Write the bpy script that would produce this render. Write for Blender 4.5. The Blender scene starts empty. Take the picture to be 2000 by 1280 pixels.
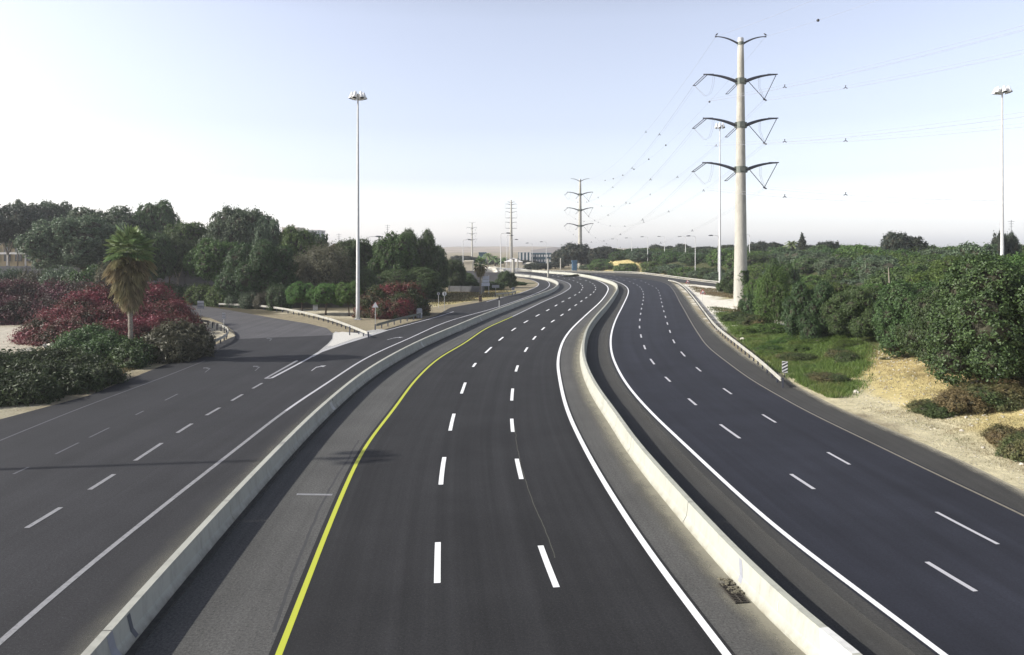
import bpy, bmesh, math, random
import numpy as np
from mathutils import Vector, Matrix

# ---------------------------------------------------------------- camera, sky, sun
S = bpy.context.scene
COL = S.collection
CH, F, YH = 10.2, 1400.0, 482.0        # camera height (m), focal length and horizon in photo pixels
cam_d = bpy.data.cameras.new('camera')
cam = bpy.data.objects.new('camera', cam_d); COL.objects.link(cam)
cam.location = (0, 0, CH); cam.rotation_euler = (math.radians(90), 0, 0)
cam_d.sensor_width = 36; cam_d.lens = 36 * F / 2000.0
cam_d.shift_y = -(640 - YH) / 2000.0
cam_d.clip_end = 20000; cam_d.clip_start = 0.2
S.camera = cam

SUN_EL = 31.0
SUN_AZ = math.degrees(math.atan2(-1, -0.12))        # where the sun stands, clockwise from +Y
W = bpy.data.worlds.new('World'); S.world = W; W.use_nodes = True
nt = W.node_tree
for n in list(nt.nodes): nt.nodes.remove(n)
out = nt.nodes.new('ShaderNodeOutputWorld'); bg = nt.nodes.new('ShaderNodeBackground')
sky = nt.nodes.new('ShaderNodeTexSky'); sky.sky_type = 'NISHITA'; sky.sun_disc = False
sky.sun_elevation = math.radians(SUN_EL); sky.sun_rotation = math.radians(SUN_AZ % 360)
sky.air_density = 1.0; sky.dust_density = 2.6; sky.ozone_density = 1.6; sky.altitude = 0
bg.inputs['Strength'].default_value = 0.083
hsv = nt.nodes.new('ShaderNodeHueSaturation'); hsv.inputs['Saturation'].default_value = 0.52
nt.links.new(sky.outputs[0], hsv.inputs['Color'])
tint = nt.nodes.new('ShaderNodeMix'); tint.data_type = 'RGBA'; tint.blend_type = 'MULTIPLY'
tint.inputs['Factor'].default_value = 1.0
tint.inputs['B'].default_value = (1.0, 0.985, 1.03, 1)
nt.links.new(hsv.outputs[0], tint.inputs['A'])
tcw = nt.nodes.new('ShaderNodeTexCoord'); spw = nt.nodes.new('ShaderNodeSeparateXYZ'); nt.links.new(tcw.outputs['Generated'], spw.inputs[0])
hzr = nt.nodes.new('ShaderNodeValToRGB'); nt.links.new(spw.outputs['Z'], hzr.inputs[0])      # bright low air of a hazy clear day, the same all round
K_ = 8.6
hzr.color_ramp.elements[0].position = 0.0; hzr.color_ramp.elements[0].color = (.95, .95, 1, 1)
hzr.color_ramp.elements[1].position = 0.75; hzr.color_ramp.elements[1].color = (0.10, 0.105, 0.115, 1)
for p_, c_ in ((.016, 7.1), (.03, 5.5), (.045, 4.45), (.094, 2.9), (.163, 2.46), (.30, 2.42), (.5, 1.1)):
    el_ = hzr.color_ramp.elements.new(p_); el_.color = (c_ / K_ * .975, c_ / K_ * .975, c_ / K_, 1)
hmul = nt.nodes.new('ShaderNodeMix'); hmul.data_type = 'RGBA'; hmul.blend_type = 'MULTIPLY'; hmul.inputs['Factor'].default_value = 1.0
hgain = nt.nodes.new('ShaderNodeVectorMath'); hgain.operation = 'SCALE'; hgain.inputs['Scale'].default_value = K_
nt.links.new(tint.outputs['Result'], hmul.inputs['A']); nt.links.new(hzr.outputs[0], hmul.inputs['B']); nt.links.new(hmul.outputs['Result'], hgain.inputs[0])
nt.links.new(hgain.outputs[0], bg.inputs['Color']); nt.links.new(bg.outputs[0], out.inputs['Surface'])

sl = bpy.data.lights.new('sun', 'SUN'); sl.energy = 5.0; sl.angle = math.radians(0.5); sl.color = (1.0, 0.965, 0.88)
so = bpy.data.objects.new('sun', sl); COL.objects.link(so)
a = math.radians(SUN_AZ); e = math.radians(SUN_EL)
SDIR = Vector((math.sin(a) * math.cos(e), math.cos(a) * math.cos(e), math.sin(e)))
so.rotation_euler = SDIR.to_track_quat('Z', 'Y').to_euler(); so.location = (0, 0, 60)
S.view_settings.view_transform = 'Standard'; S.view_settings.look = 'None'
S.view_settings.gamma = 1; S.view_settings.use_curve_mapping = False
S.view_settings.exposure = 0.34
try:
    S.cycles.use_denoising = True; S.cycles.max_bounces = 5; S.cycles.diffuse_bounces = 3
    S.cycles.transparent_max_bounces = 12
except Exception: pass

# ---------------------------------------------------------------- small maths
def g(px, py, z=0.0):
    d = (CH - z) * F / (py - YH)
    return ((px - 1000) * d / F, d)
def at(px, py, d):                      # point at depth d seen at photo pixel
    return Vector(((px - 1000) * d / F, d, CH + (YH - py) * d / F))
def curve(pts, z=0.0, near=26.0, far=0.0, smooth=2.0, step=1.0):
    w = np.array([g(x, y, z) for x, y in pts])
    if near:
        v = w[1] - w[0]; v /= np.linalg.norm(v); w = np.vstack([w[0] - v * near, w])
    if far:
        v = w[-1] - w[-2]; v /= np.linalg.norm(v); w = np.vstack([w, w[-1] + v * far])
    # centripetal Catmull-Rom then even resampling
    P = np.vstack([2 * w[0] - w[1], w, 2 * w[-1] - w[-2]]); o = []
    for i in range(1, len(P) - 2):
        n = max(2, int(np.linalg.norm(P[i + 1] - P[i]) * 2))
        t = np.linspace(0, 1, n, endpoint=False)[:, None]
        p0, p1, p2, p3 = P[i - 1], P[i], P[i + 1], P[i + 2]
        d1, d0, d2 = [max(1e-6, np.linalg.norm(q)) for q in (p2 - p1, p1 - p0, p3 - p2)]
        m1 = (p2 - p0) / (d1 + d0) * d1; m2 = (p3 - p1) / (d1 + d2) * d1
        o.append((2 * t**3 - 3 * t**2 + 1) * p1 + (t**3 - 2 * t**2 + t) * m1 + (-2 * t**3 + 3 * t**2) * p2 + (t**3 - t**2) * m2)
    o.append(w[-1:]); q = resample(np.vstack(o), step)
    if smooth:
        r = int(smooth * 3); k = np.exp(-0.5 * (np.arange(-r, r + 1) / smooth) ** 2); k /= k.sum()
        pad = np.vstack([2 * q[0] - q[1:r + 1][::-1], q, 2 * q[-1] - q[-r - 1:-1][::-1]])
        q = np.stack([np.convolve(pad[:, i], k, 'valid') for i in (0, 1)], 1)
    return q
def arclen(q): return np.concatenate([[0], np.cumsum(np.linalg.norm(np.diff(q, axis=0), axis=1))])
def resample(q, step=1.0, n=None):
    s = arclen(q); n = n or max(2, int(s[-1] / step) + 1)
    t = np.linspace(0, s[-1], n)
    return np.stack([np.interp(t, s, q[:, i]) for i in range(q.shape[1])], 1)
def normals(q):
    t = np.gradient(q, axis=0); t /= np.linalg.norm(t, axis=1)[:, None] + 1e-9
    return np.stack([t[:, 1], -t[:, 0]], 1)     # points to the right of travel
def offset(q, o): return q + normals(q) * o
def sub(q, s0, s1):
    s = arclen(q); t = np.arange(s0, s1, 1.0); t = np.append(t, s1)
    return np.stack([np.interp(t, s, q[:, i]) for i in (0, 1)], 1)
def nearest_s(q, p):
    i = np.argmin(((q - np.array(p)) ** 2).sum(1)); return arclen(q)[i]
def pt_seg_dist(P, A, B):
    AB = B - A; t = np.clip(((P - A) @ AB) / (AB @ AB), 0, 1)
    return np.linalg.norm(P - (A + t[:, None] * AB), axis=1)
def in_poly(P, poly):
    x, y = P[:, 0], P[:, 1]; r = np.zeros(len(P), bool); n = len(poly); j = n - 1
    for i in range(n):
        xi, yi = poly[i]; xj, yj = poly[j]
        c = ((yi > y) != (yj > y)) & (x < (xj - xi) * (y - yi) / ((yj - yi) + 1e-12) + xi)
        r ^= c; j = i
    return r
def sdist(P, poly):                      # > 0 inside
    d = np.full(len(P), 1e9)
    for i in range(len(poly)):
        d = np.minimum(d, pt_seg_dist(P, np.array(poly[i], float), np.array(poly[(i + 1) % len(poly)], float)))
    return np.where(in_poly(P, poly), d, -d)
def sstep(a, b, x):
    t = np.clip((x - a) / (b - a), 0, 1); return t * t * (3 - 2 * t)
def vnoise(x, y, seed=0):                # value noise
    xi = np.floor(x).astype(int); yi = np.floor(y).astype(int); fx = x - xi; fy = y - yi
    fx = fx * fx * (3 - 2 * fx); fy = fy * fy * (3 - 2 * fy)
    def h(a, b):
        v = np.sin(a * 127.1 + b * 311.7 + seed * 74.7) * 43758.5453; return v - np.floor(v)
    return (h(xi, yi) * (1 - fx) + h(xi + 1, yi) * fx) * (1 - fy) + (h(xi, yi + 1) * (1 - fx) + h(xi + 1, yi + 1) * fx) * fy
def fbm(x, y, seed=0): return vnoise(x, y, seed) * .55 + vnoise(x * 2.1, y * 2.1, seed + 1) * .3 + vnoise(x * 4.3, y * 4.3, seed + 2) * .15

# ---------------------------------------------------------------- mesh and object helpers
def mesh_np(name, V, Fq, mat=None, uv=None, smooth=False, col=None, mats=None, mi=None):
    V = np.asarray(V, dtype=np.float32); Fq = np.asarray(Fq, dtype=np.int32)
    m = bpy.data.meshes.new(name); k = Fq.shape[1]
    m.vertices.add(len(V)); m.vertices.foreach_set('co', V.ravel())
    m.loops.add(Fq.size); m.loops.foreach_set('vertex_index', Fq.ravel())
    m.polygons.add(len(Fq)); m.polygons.foreach_set('loop_start', np.arange(0, Fq.size, k, dtype=np.int32))
    m.polygons.foreach_set('loop_total', np.full(len(Fq), k, dtype=np.int32))
    if uv is not None:
        l = m.uv_layers.new(name='UVMap'); l.data.foreach_set('uv', np.asarray(uv, np.float32)[Fq.ravel()].ravel())
    if col is not None:
        c = m.color_attributes.new('zone', 'FLOAT_COLOR', 'POINT'); c.data.foreach_set('color', np.asarray(col, np.float32).ravel())
    for x in (mats or ([mat] if mat else [])): m.materials.append(x)
    if mi is not None: m.polygons.foreach_set('material_index', np.asarray(mi, np.int32))
    m.polygons.foreach_set('use_smooth', np.full(len(Fq), smooth))
    m.update(calc_edges=True); m.validate(); return m
class MB:
    def __init__(s): s.v = []; s.f = []
    def add(s, v, f):
        o = len(s.v); s.v += [tuple(p) for p in v]; s.f += [tuple(o + i for i in q) for q in f]
    def box(s, c, d, rot=None):
        M = rot or Matrix.Identity(3); c = Vector(c); v = []
        for i in (-1, 1):
            for j in (-1, 1):
                for k in (-1, 1): v.append(c + M @ Vector((i * d[0] / 2, j * d[1] / 2, k * d[2] / 2)))
        s.add(v, [(0, 1, 3, 2), (4, 6, 7, 5), (0, 4, 5, 1), (2, 3, 7, 6), (0, 2, 6, 4), (1, 5, 7, 3)])
    def tube(s, pts, rads, n=8, cap=True):
        pts = [Vector(p) for p in pts]; v = []; f = []
        if not hasattr(rads, '__len__'): rads = [rads] * len(pts)
        u = None
        for i, p in enumerate(pts):
            t = (pts[min(i + 1, len(pts) - 1)] - pts[max(i - 1, 0)]).normalized()
            if u is None: u = t.orthogonal().normalized()
            u = (u - t * u.dot(t)).normalized(); w = t.cross(u)
            for k in range(n):
                an = 2 * math.pi * k / n; v.append(p + (u * math.cos(an) + w * math.sin(an)) * rads[i])
        for i in range(len(pts) - 1):
            for k in range(n):
                f.append((i * n + k, i * n + (k + 1) % n, (i + 1) * n + (k + 1) % n, (i + 1) * n + k))
        if cap:
            f.append(tuple(range(n))[::-1]); f.append(tuple((len(pts) - 1) * n + k for k in range(n)))
        s.add(v, f)
    def prism(s, prof, A, B, right, up=Vector((0, 0, 1))):      # extrude a closed 2-D profile from A to B
        A = Vector(A); B = Vector(B); n = len(prof)
        v = [A + right * p[0] + up * p[1] for p in prof] + [B + right * p[0] + up * p[1] for p in prof]
        f = [(i, (i + 1) % n, n + (i + 1) % n, n + i) for i in range(n)] + [tuple(range(n))[::-1], tuple(n + i for i in range(n))]
        s.add(v, f)
    def mesh(s, name, mat, smooth=False):
        m = bpy.data.meshes.new(name); m.from_pydata([tuple(p) for p in s.v], [], s.f); m.materials.append(mat)
        if smooth: m.polygons.foreach_set('use_smooth', [True] * len(m.polygons))
        m.update(); return m
    def obj(s, name, mat, parent=None, smooth=False, **kw): return ob(name, s.mesh(name, mat, smooth), parent, **kw)
def ob(name, mesh, parent=None, loc=None, rz=None, scale=None, **kw):
    o = bpy.data.objects.new(name, mesh); COL.objects.link(o)
    if parent: o.parent = parent
    if loc is not None: o.location = loc
    if rz is not None: o.rotation_euler = (0, 0, rz)
    if scale is not None: o.scale = scale
    for k, v in kw.items(): o[k] = v
    return o
def thing(name, label, cat, loc=(0, 0, 0), rz=0, group=None, scale=None):
    o = ob(name, None, None, loc, rz, scale, label=label, category=cat)
    o.empty_display_size = 0.3
    if group: o['group'] = group
    return o
def copy_tree(r, loc=None, rz=None, scale=None, label=None):
    def cp(o, par):
        c = o.copy(); COL.objects.link(c); c.parent = par
        for ch in list(o.children): cp(ch, c)
        return c
    c = cp(r, None)
    if loc is not None: c.location = loc
    if rz is not None: c.rotation_euler = (0, 0, rz)
    if scale is not None: c.scale = scale
    if label: c['label'] = label
    return c

# ---------------------------------------------------------------- materials
def newmat(name):
    m = bpy.data.materials.new(name); m.use_nodes = True; t = m.node_tree
    b = t.nodes['Principled BSDF']; return m, t, b
def N(t, typ, **kw):
    n = t.nodes.new(typ)
    for k, v in kw.items(): setattr(n, k, v)
    return n
def noise(t, scale, detail=4, rough=.6, vec=None, stretch=None, coord='Object'):
    if vec is None:
        tc = N(t, 'ShaderNodeTexCoord'); vec = tc.outputs[coord]
    if stretch:
        mp = N(t, 'ShaderNodeMapping'); mp.inputs['Scale'].default_value = stretch; t.links.new(vec, mp.inputs['Vector']); vec = mp.outputs[0]
    n = N(t, 'ShaderNodeTexNoise'); n.inputs['Scale'].default_value = scale; n.inputs['Detail'].default_value = detail
    n.inputs['Roughness'].default_value = rough; t.links.new(vec, n.inputs['Vector']); return n.outputs['Fac']
def ramp(t, fac, stops):
    r = N(t, 'ShaderNodeValToRGB'); el = r.color_ramp.elements
    while len(el) < len(stops): el.new(0.5)
    for e_, (p, c) in zip(el, stops):
        e_.position = p; e_.color = (c, c, c, 1) if not hasattr(c, '__len__') else (*c, 1)
    t.links.new(fac, r.inputs[0]); return r.outputs[0]
def mixc(t, fac, A, B, mode='MIX'):
    n = N(t, 'ShaderNodeMix', data_type='RGBA', blend_type=mode)
    for k, v in (('Factor', fac), ('A', A), ('B', B)):
        if isinstance(v, (int, float)): n.inputs[k].default_value = v if k == 'Factor' else (v, v, v, 1)
        elif isinstance(v, tuple): n.inputs[k].default_value = (*v, 1)
        else: t.links.new(v, n.inputs[k])
    return n.outputs['Result']
def bump(t, b, fac, strength, dist=.02):
    n = N(t, 'ShaderNodeBump'); n.inputs['Strength'].default_value = strength; n.inputs['Distance'].default_value = dist
    t.links.new(fac, n.inputs['Height']); t.links.new(n.outputs[0], b.inputs['Normal'])
def simple(name, c, rough=.6, metal=0, var=.25, scale=3.0, c2=None, stretch=None, bmp=0.0, fine=25):
    m, t, b = newmat(name); b.inputs['Roughness'].default_value = rough; b.inputs['Metallic'].default_value = metal
    f = noise(t, scale, stretch=stretch); c2 = c2 or tuple(x * (1 - var) for x in c)
    f = ramp(t, f, [(.35, 0.0), (.65, 1.0)])
    t.links.new(mixc(t, f, tuple(c2), tuple(c)), b.inputs['Base Color'])
    if bmp: bump(t, b, noise(t, fine), bmp)
    return m
def asphalt(name, c, var=.16, streak=.22, grain=.35, wear=None):
    m, t, b = newmat(name); b.inputs['Roughness'].default_value = .82; b.inputs['Specular IOR Level'].default_value = .25
    tc = N(t, 'ShaderNodeTexCoord')
    lon = ramp(t, noise(t, 1.0, 3, .6, tc.outputs['UV'], (0.9, 0.018, 1)), [(.3, 1 - streak), (.7, 1 + streak * .6)])
    blot = ramp(t, noise(t, .22, 5, .65), [(.3, 1 - var), (.7, 1 + var)])
    gr = ramp(t, noise(t, 14, 2, .8), [(.3, 1 - grain), (.7, 1 + grain)])
    col = mixc(t, 1.0, mixc(t, 1.0, mixc(t, 1.0, tuple(c), lon, 'MULTIPLY'), blot, 'MULTIPLY'), gr, 'MULTIPLY')
    if wear:                                            # fine pale stones polished out of the surface
        sp = ramp(t, noise(t, 38, 1, .5), [(.66, 0.0), (.74, 1.0)])
        col = mixc(t, mixc(t, 1.0, sp, .45, 'MULTIPLY'), col, wear)
    t.links.new(col, b.inputs['Base Color']); bump(t, b, noise(t, 45, 2), .25, .01); return m
def paint(name, c, worn=.5, under=(.06, .06, .065)):
    m, t, b = newmat(name); b.inputs['Roughness'].default_value = .6
    f = ramp(t, noise(t, 5, 6, .75), [(max(.02, worn - .22), 1.0), (worn + .1, 0.0)])
    t.links.new(mixc(t, f, tuple(c), under), b.inputs['Base Color']); return m
def leafmat(name, dark, light, extra=None, efac=.0, trans=.25, hue=.06, gloss=.3):
    m, t, b = newmat(name)
    b.inputs['Roughness'].default_value = .5; b.inputs['Specular IOR Level'].default_value = gloss
    ge = N(t, 'ShaderNodeNewGeometry'); oi = N(t, 'ShaderNodeObjectInfo')
    col = ramp(t, ge.outputs['Random Per Island'], [(.0, dark), (1.0, light)])
    if extra:
        tc = N(t, 'ShaderNodeTexCoord')
        sx = N(t, 'ShaderNodeVectorTransform', vector_type='POINT', convert_from='OBJECT', convert_to='WORLD')
        t.links.new(tc.outputs['Object'], sx.inputs[0])
        nz = noise(t, .33, 5, .62, vec=sx.outputs[0]); w = 1 - efac
        col = mixc(t, ramp(t, nz, [(w - .12, 0.0), (w + .1, 1.0)]), col, ramp(t, ge.outputs['Random Per Island'], [(.0, extra[0]), (1.0, extra[1])]))
    hs = N(t, 'ShaderNodeHueSaturation')
    for (inp, lo, hi) in (('Hue', .5 - hue * .35, .5 + hue * .35), ('Value', 1 - hue * 4, 1 + hue * 4)):
        mr = N(t, 'ShaderNodeMapRange'); mr.inputs['To Min'].default_value = lo; mr.inputs['To Max'].default_value = hi
        if inp == 'Hue': t.links.new(oi.outputs['Random'], mr.inputs['Value'])
        else:
            f = N(t, 'ShaderNodeMath', operation='FRACT'); ml = N(t, 'ShaderNodeMath', operation='MULTIPLY'); ml.inputs[1].default_value = 7.31
            t.links.new(oi.outputs['Random'], ml.inputs[0]); t.links.new(ml.outputs[0], f.inputs[0]); t.links.new(f.outputs[0], mr.inputs['Value'])
        t.links.new(mr.outputs[0], hs.inputs[inp])
    t.links.new(col, hs.inputs['Color']); t.links.new(hs.outputs[0], b.inputs['Base Color'])
    tr = N(t, 'ShaderNodeBsdfTranslucent'); t.links.new(hs.outputs[0], tr.inputs[0]); mx = N(t, 'ShaderNodeMixShader')
    mx.inputs[0].default_value = trans; o = t.nodes['Material Output']
    t.links.new(b.outputs[0], mx.inputs[1]); t.links.new(tr.outputs[0], mx.inputs[2]); t.links.new(mx.outputs[0], o.inputs['Surface'])
    return m
M = {}
M['asph_mid'] = asphalt('asphalt_middle_lanes', (.021, .021, .0225), streak=.36, var=.22, wear=(.12, .12, .12))
M['asph_sh'] = asphalt('asphalt_shoulder', (.082, .081, .078), grain=.45, wear=(.3, .3, .28))
M['asph_right'] = asphalt('asphalt_new_right', (.020, .0215, .0305), streak=.28, var=.2, grain=.25)
M['asph_rsh'] = asphalt('asphalt_right_shoulder', (.050, .049, .047), wear=(.2, .2, .18))
M['asph_left'] = asphalt('asphalt_access_road', (.026, .026, .029), grain=.4, wear=(.2, .2, .2))
M['asph_side'] = asphalt('asphalt_side_road_old', (.085, .083, .088), wear=(.3, .3, .3))
M['white'] = paint('white_road_paint', (.82, .82, .83), .27)
M['white_old'] = paint('worn_white_road_paint', (.25, .25, .26), .42)
M['white_faint'] = paint('faded_white_road_paint', (.095, .095, .105), .5)
M['white_thin'] = paint('dull_white_road_paint', (.46, .455, .48), .32)
M['yellow'] = paint('yellow_road_paint', (.45, .48, .04), .25)
M['tan_line'] = paint('tan_road_paint', (.20, .18, .14), .38)
M['crack'] = simple('black_crack', (.012, .012, .013), .9)
M['seam'] = simple('pale_seam', (.075, .073, .06), .9)
M['metal'] = simple('galvanised_steel', (.55, .55, .54), .45, .3, .2, 2)
M['metal_dark'] = simple('weathered_steel', (.07, .075, .10), .5, .3, .3, 2)
M['pole_white'] = simple('pale_painted_steel', (.50, .50, .49), .5, 0, .12, 2)
M['wire'] = simple('aluminium_wire', (.34, .34, .37), .5, .3)
M['black'] = simple('black_plastic', (.02, .02, .022), .5)
M['grey_sign'] = simple('grey_sign_back', (.30, .31, .34), .5, .2, .15, 3)
M['white_sign'] = simple('white_sign_sheet', (.8, .8, .8), .45, 0, .08, 3)
M['red'] = simple('red_sign_sheet', (.55, .03, .03), .45, 0, .08, 3)
M['brown'] = simple('brown_post_box', (.10, .07, .05), .8)
M['stone'] = simple('pale_rock', (.62, .58, .50), .9, 0, .35, 2, bmp=.6, fine=6)
M['bark'] = simple('bark', (.16, .12, .085), .95, 0, .5, 5, stretch=(1, 1, .15), bmp=.6)
M['bark_pale'] = simple('pale_bark', (.36, .31, .25), .95, 0, .4, 4, stretch=(1, 1, .2), bmp=.5)
M['palm_bark'] = simple('palm_bark', (.34, .30, .25), .95, 0, .65, 7, stretch=(1, 1, 3.0), bmp=1.0)
M['ochre'] = simple('ochre_plaster', (.27, .22, .13), .85, 0, .2, .4)
M['cream'] = simple('cream_plaster', (.66, .60, .48), .85, 0, .2, .3)
M['whitewall'] = simple('white_plaster', (.72, .70, .68), .85, 0, .15, .4)
M['greywall'] = simple('grey_concrete_wall', (.19, .19, .20), .9, 0, .3, .5, bmp=.3, fine=4)
M['collar'] = simple('dull_green_collar', (.15, .165, .14), .6, .2, .2, 3)
M['glass'] = simple('dark_glass', (.03, .04, .05), .15)
M['teal'] = simple('teal_cladding', (.03, .09, .12), .6, 0, .2, .5)
M['blue'] = simple('blue_tarpaulin', (.05, .13, .22), .7, 0, .3, 1)

def concrete(name, c, dirt=(.24, .21, .15)):
    m, t, b = newmat(name); b.inputs['Roughness'].default_value = .85
    ge = N(t, 'ShaderNodeTexCoord'); sp = N(t, 'ShaderNodeSeparateXYZ'); t.links.new(ge.outputs['Object'], sp.inputs[0])
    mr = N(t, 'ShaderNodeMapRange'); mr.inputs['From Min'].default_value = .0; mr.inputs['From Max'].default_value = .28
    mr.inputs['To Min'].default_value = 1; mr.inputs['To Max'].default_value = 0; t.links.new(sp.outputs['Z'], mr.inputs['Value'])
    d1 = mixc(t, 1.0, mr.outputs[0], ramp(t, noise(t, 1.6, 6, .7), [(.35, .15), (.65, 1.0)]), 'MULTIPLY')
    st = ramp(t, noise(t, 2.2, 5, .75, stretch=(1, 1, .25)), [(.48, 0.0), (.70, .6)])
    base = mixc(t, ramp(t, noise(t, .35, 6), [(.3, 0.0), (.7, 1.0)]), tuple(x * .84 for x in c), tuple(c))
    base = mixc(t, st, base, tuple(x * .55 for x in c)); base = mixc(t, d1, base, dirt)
    t.links.new(base, b.inputs['Base Color']); bump(t, b, noise(t, 20, 4), .3, .01); return m
M['barrier'] = concrete('barrier_concrete', (.40, .405, .35), (.22, .20, .15))
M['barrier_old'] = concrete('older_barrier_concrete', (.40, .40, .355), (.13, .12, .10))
M['barrier_new'] = concrete('fresh_barrier_concrete', (.66, .66, .64))
M['pylon'] = concrete('pylon_concrete', (.42, .405, .355))

def terrain_mat():
    m, t, b = newmat('ground_soil'); b.inputs['Roughness'].default_value = .95; b.inputs['Specular IOR Level'].default_value = .1
    va = N(t, 'ShaderNodeVertexColor', layer_name='zone')
    g1 = ramp(t, noise(t, 1.1, 7, .75), [(.3, .68), (.7, 1.22)]); g2 = ramp(t, noise(t, 9, 5, .8), [(.3, .72), (.7, 1.2)])
    col = mixc(t, 1.0, mixc(t, 1.0, va.outputs[0], g1, 'MULTIPLY'), g2, 'MULTIPLY')
    t.links.new(col, b.inputs['Base Color']); bump(t, b, noise(t, 3.5, 8, .75), .8, .18); return m
M['soil'] = terrain_mat()
def dust_mat(name, c, lo=.42, hi=.6, amax=.8):
    m, t, b = newmat(name); b.inputs['Roughness'].default_value = .95; b.inputs['Base Color'].default_value = (*c, 1)
    tc = N(t, 'ShaderNodeTexCoord'); sp = N(t, 'ShaderNodeSeparateXYZ'); t.links.new(tc.outputs['UV'], sp.inputs[0])
    n1 = noise(t, .9, 6, .75)
    ad = N(t, 'ShaderNodeMath', operation='ADD'); t.links.new(n1, ad.inputs[0]); t.links.new(sp.outputs['X'], ad.inputs[1])
    n2 = N(t, 'ShaderNodeMath', operation='MULTIPLY_ADD'); t.links.new(noise(t, 11, 4, .8), n2.inputs[0]); n2.inputs[1].default_value = .5; t.links.new(ad.outputs[0], n2.inputs[2])
    al = ramp(t, n2.outputs[0], [(0, 0.0), (1, 0.0)])
    mr = N(t, 'ShaderNodeMapRange', interpolation_type='SMOOTHSTEP'); mr.inputs['From Min'].default_value = lo; mr.inputs['From Max'].default_value = hi; mr.inputs['To Max'].default_value = amax
    t.links.new(n2.outputs[0], mr.inputs['Value']); al = mr.outputs[0]
    tr = N(t, 'ShaderNodeBsdfTransparent'); mx = N(t, 'ShaderNodeMixShader'); o = t.nodes['Material Output']
    t.links.new(al, mx.inputs[0]); t.links.new(tr.outputs[0], mx.inputs[1]); t.links.new(b.outputs[0], mx.inputs[2]); t.links.new(mx.outputs[0], o.inputs['Surface'])
    return m

M['leaf_dark'] = leafmat('leaf_dark_green', (.018, .038, .012), (.095, .155, .048), gloss=.4)
M['leaf_mid'] = leafmat('leaf_mid_green', (.030, .060, .014), (.125, .200, .050))
M['leaf_grey'] = leafmat('leaf_grey_green', (.042, .068, .038), (.125, .175, .100), hue=.05)
M['leaf_bright'] = leafmat('leaf_bright_green', (.045, .095, .020), (.125, .210, .055), trans=.35)
M['leaf_olive'] = leafmat('leaf_olive_dry', (.060, .062, .036), (.140, .135, .085))
M['leaf_blackish'] = leafmat('leaf_far_dark', (.024, .034, .024), (.058, .076, .052))
M['leaf_red'] = leafmat('bougainvillea_leaf', (.030, .036, .018), (.085, .070, .035), extra=((.13, .026, .034), (.29, .060, .078)), efac=.50, hue=.02)
M['leaf_purple'] = leafmat('dark_bougainvillea_leaf', (.028, .030, .020), (.060, .055, .035), extra=((.085, .022, .035), (.17, .05, .07)), efac=.48, hue=.02)
M['leaf_redgreen'] = leafmat('mixed_bougainvillea_leaf', (.030, .048, .020), (.080, .105, .040), extra=((.18, .02, .035), (.34, .06, .085)), efac=.40, hue=.02)
M['shade_core'] = simple('twig_core_shade_dark', (.050, .048, .028), .95, 0, .5, 9)  # twig brown of the crown cores, darkened for the shade between leaf clumps
M['thicket'] = leafmat('thicket_leaf', (.024, .034, .014), (.095, .125, .052))
M['frond'] = leafmat('palm_frond_green', (.10, .15, .06), (.28, .37, .17), gloss=.5)
M['frond_dry'] = leafmat('palm_frond_dry', (.17, .145, .085), (.38, .33, .20))
M['grass'] = leafmat('grass_green', (.045, .080, .018), (.155, .235, .050), extra=((.09, .10, .03), (.23, .25, .08)), efac=.38, hue=0)
M['weed'] = leafmat('weed_leaf', (.040, .062, .022), (.10, .135, .050), extra=((.14, .10, .05), (.26, .19, .10)), efac=.42, hue=.02)
M['weed_brown'] = leafmat('dry_weed_leaf', (.10, .075, .035), (.22, .165, .085), extra=((.05, .07, .02), (.10, .14, .05)), efac=.40, hue=.02)

# ---------------------------------------------------------------- traced lines (photo pixels, near to far)
c_b1 = curve([(169, 1276), (262, 1171), (366, 1059), (450, 969), (540, 877), (619, 800), (720, 719), (815, 667), (875, 642), (950, 611.5), (1000, 593.5), (1048, 576), (1075, 566), (1089, 557), (1089, 550.5), (1073, 544), (1045, 539), (1010, 535.5)], z=.8, far=60, smooth=3)
c_b2 = curve([(1675, 1280), (1607, 1231), (1450, 1081), (1378, 1006), (1300, 921), (1244, 860), (1205, 802), (1175, 765), (1150, 720), (1141, 690), (1142, 665), (1149, 640), (1165, 617), (1185, 595), (1200, 575), (1207, 561), (1201, 552), (1177, 544), (1151, 538), (1120, 533.5), (1080, 530.5)], z=.8, far=70, smooth=3)
c_b2 = offset(c_b2, -.1)
c_l2 = curve([(0, 1254), (131, 1137), (255, 1040), (375, 944), (475, 867), (555, 804), (640, 748), (716, 699), (800, 661), (875, 628), (970, 601), (1043, 575), (1071, 561), (1071, 551), (1058, 545), (1043, 540), (1007, 536)], far=50, smooth=3)
c_yel = curve([(544, 1280), (600, 1137), (637, 1040), (697, 901), (720, 862), (769, 800), (810, 744), (857, 700), (905, 672), (950, 641.5), (998, 620), (1060, 590), (1097, 573.5), (1114, 561.5), (1111, 554), (1099, 549), (1084, 545), (1060, 541)], far=60, smooth=2.5)
c_l3 = curve([(1420, 1280), (1359, 1200), (1300, 1124), (1245, 1045), (1200, 976), (1151, 893), (1108, 803), (1093, 740), (1089.5, 705), (1099, 668), (1116, 643), (1145, 615), (1175, 587), (1187.5, 567.5), (1186, 559.5), (1175, 552), (1160, 546.5), (1120, 538.5), (1080, 535)], far=70, smooth=2.5)
c_l4 = curve([(1844, 1280), (1675, 1152.5), (1525, 1040), (1412.5, 939), (1310, 843), (1275, 810), (1225, 752.5), (1200, 707), (1193, 680), (1194, 652.5), (1202.5, 625), (1217.5, 595), (1227, 572.5), (1225, 562), (1212.5, 553.5), (1190, 546), (1150, 539)], far=60, smooth=2.5)
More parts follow.
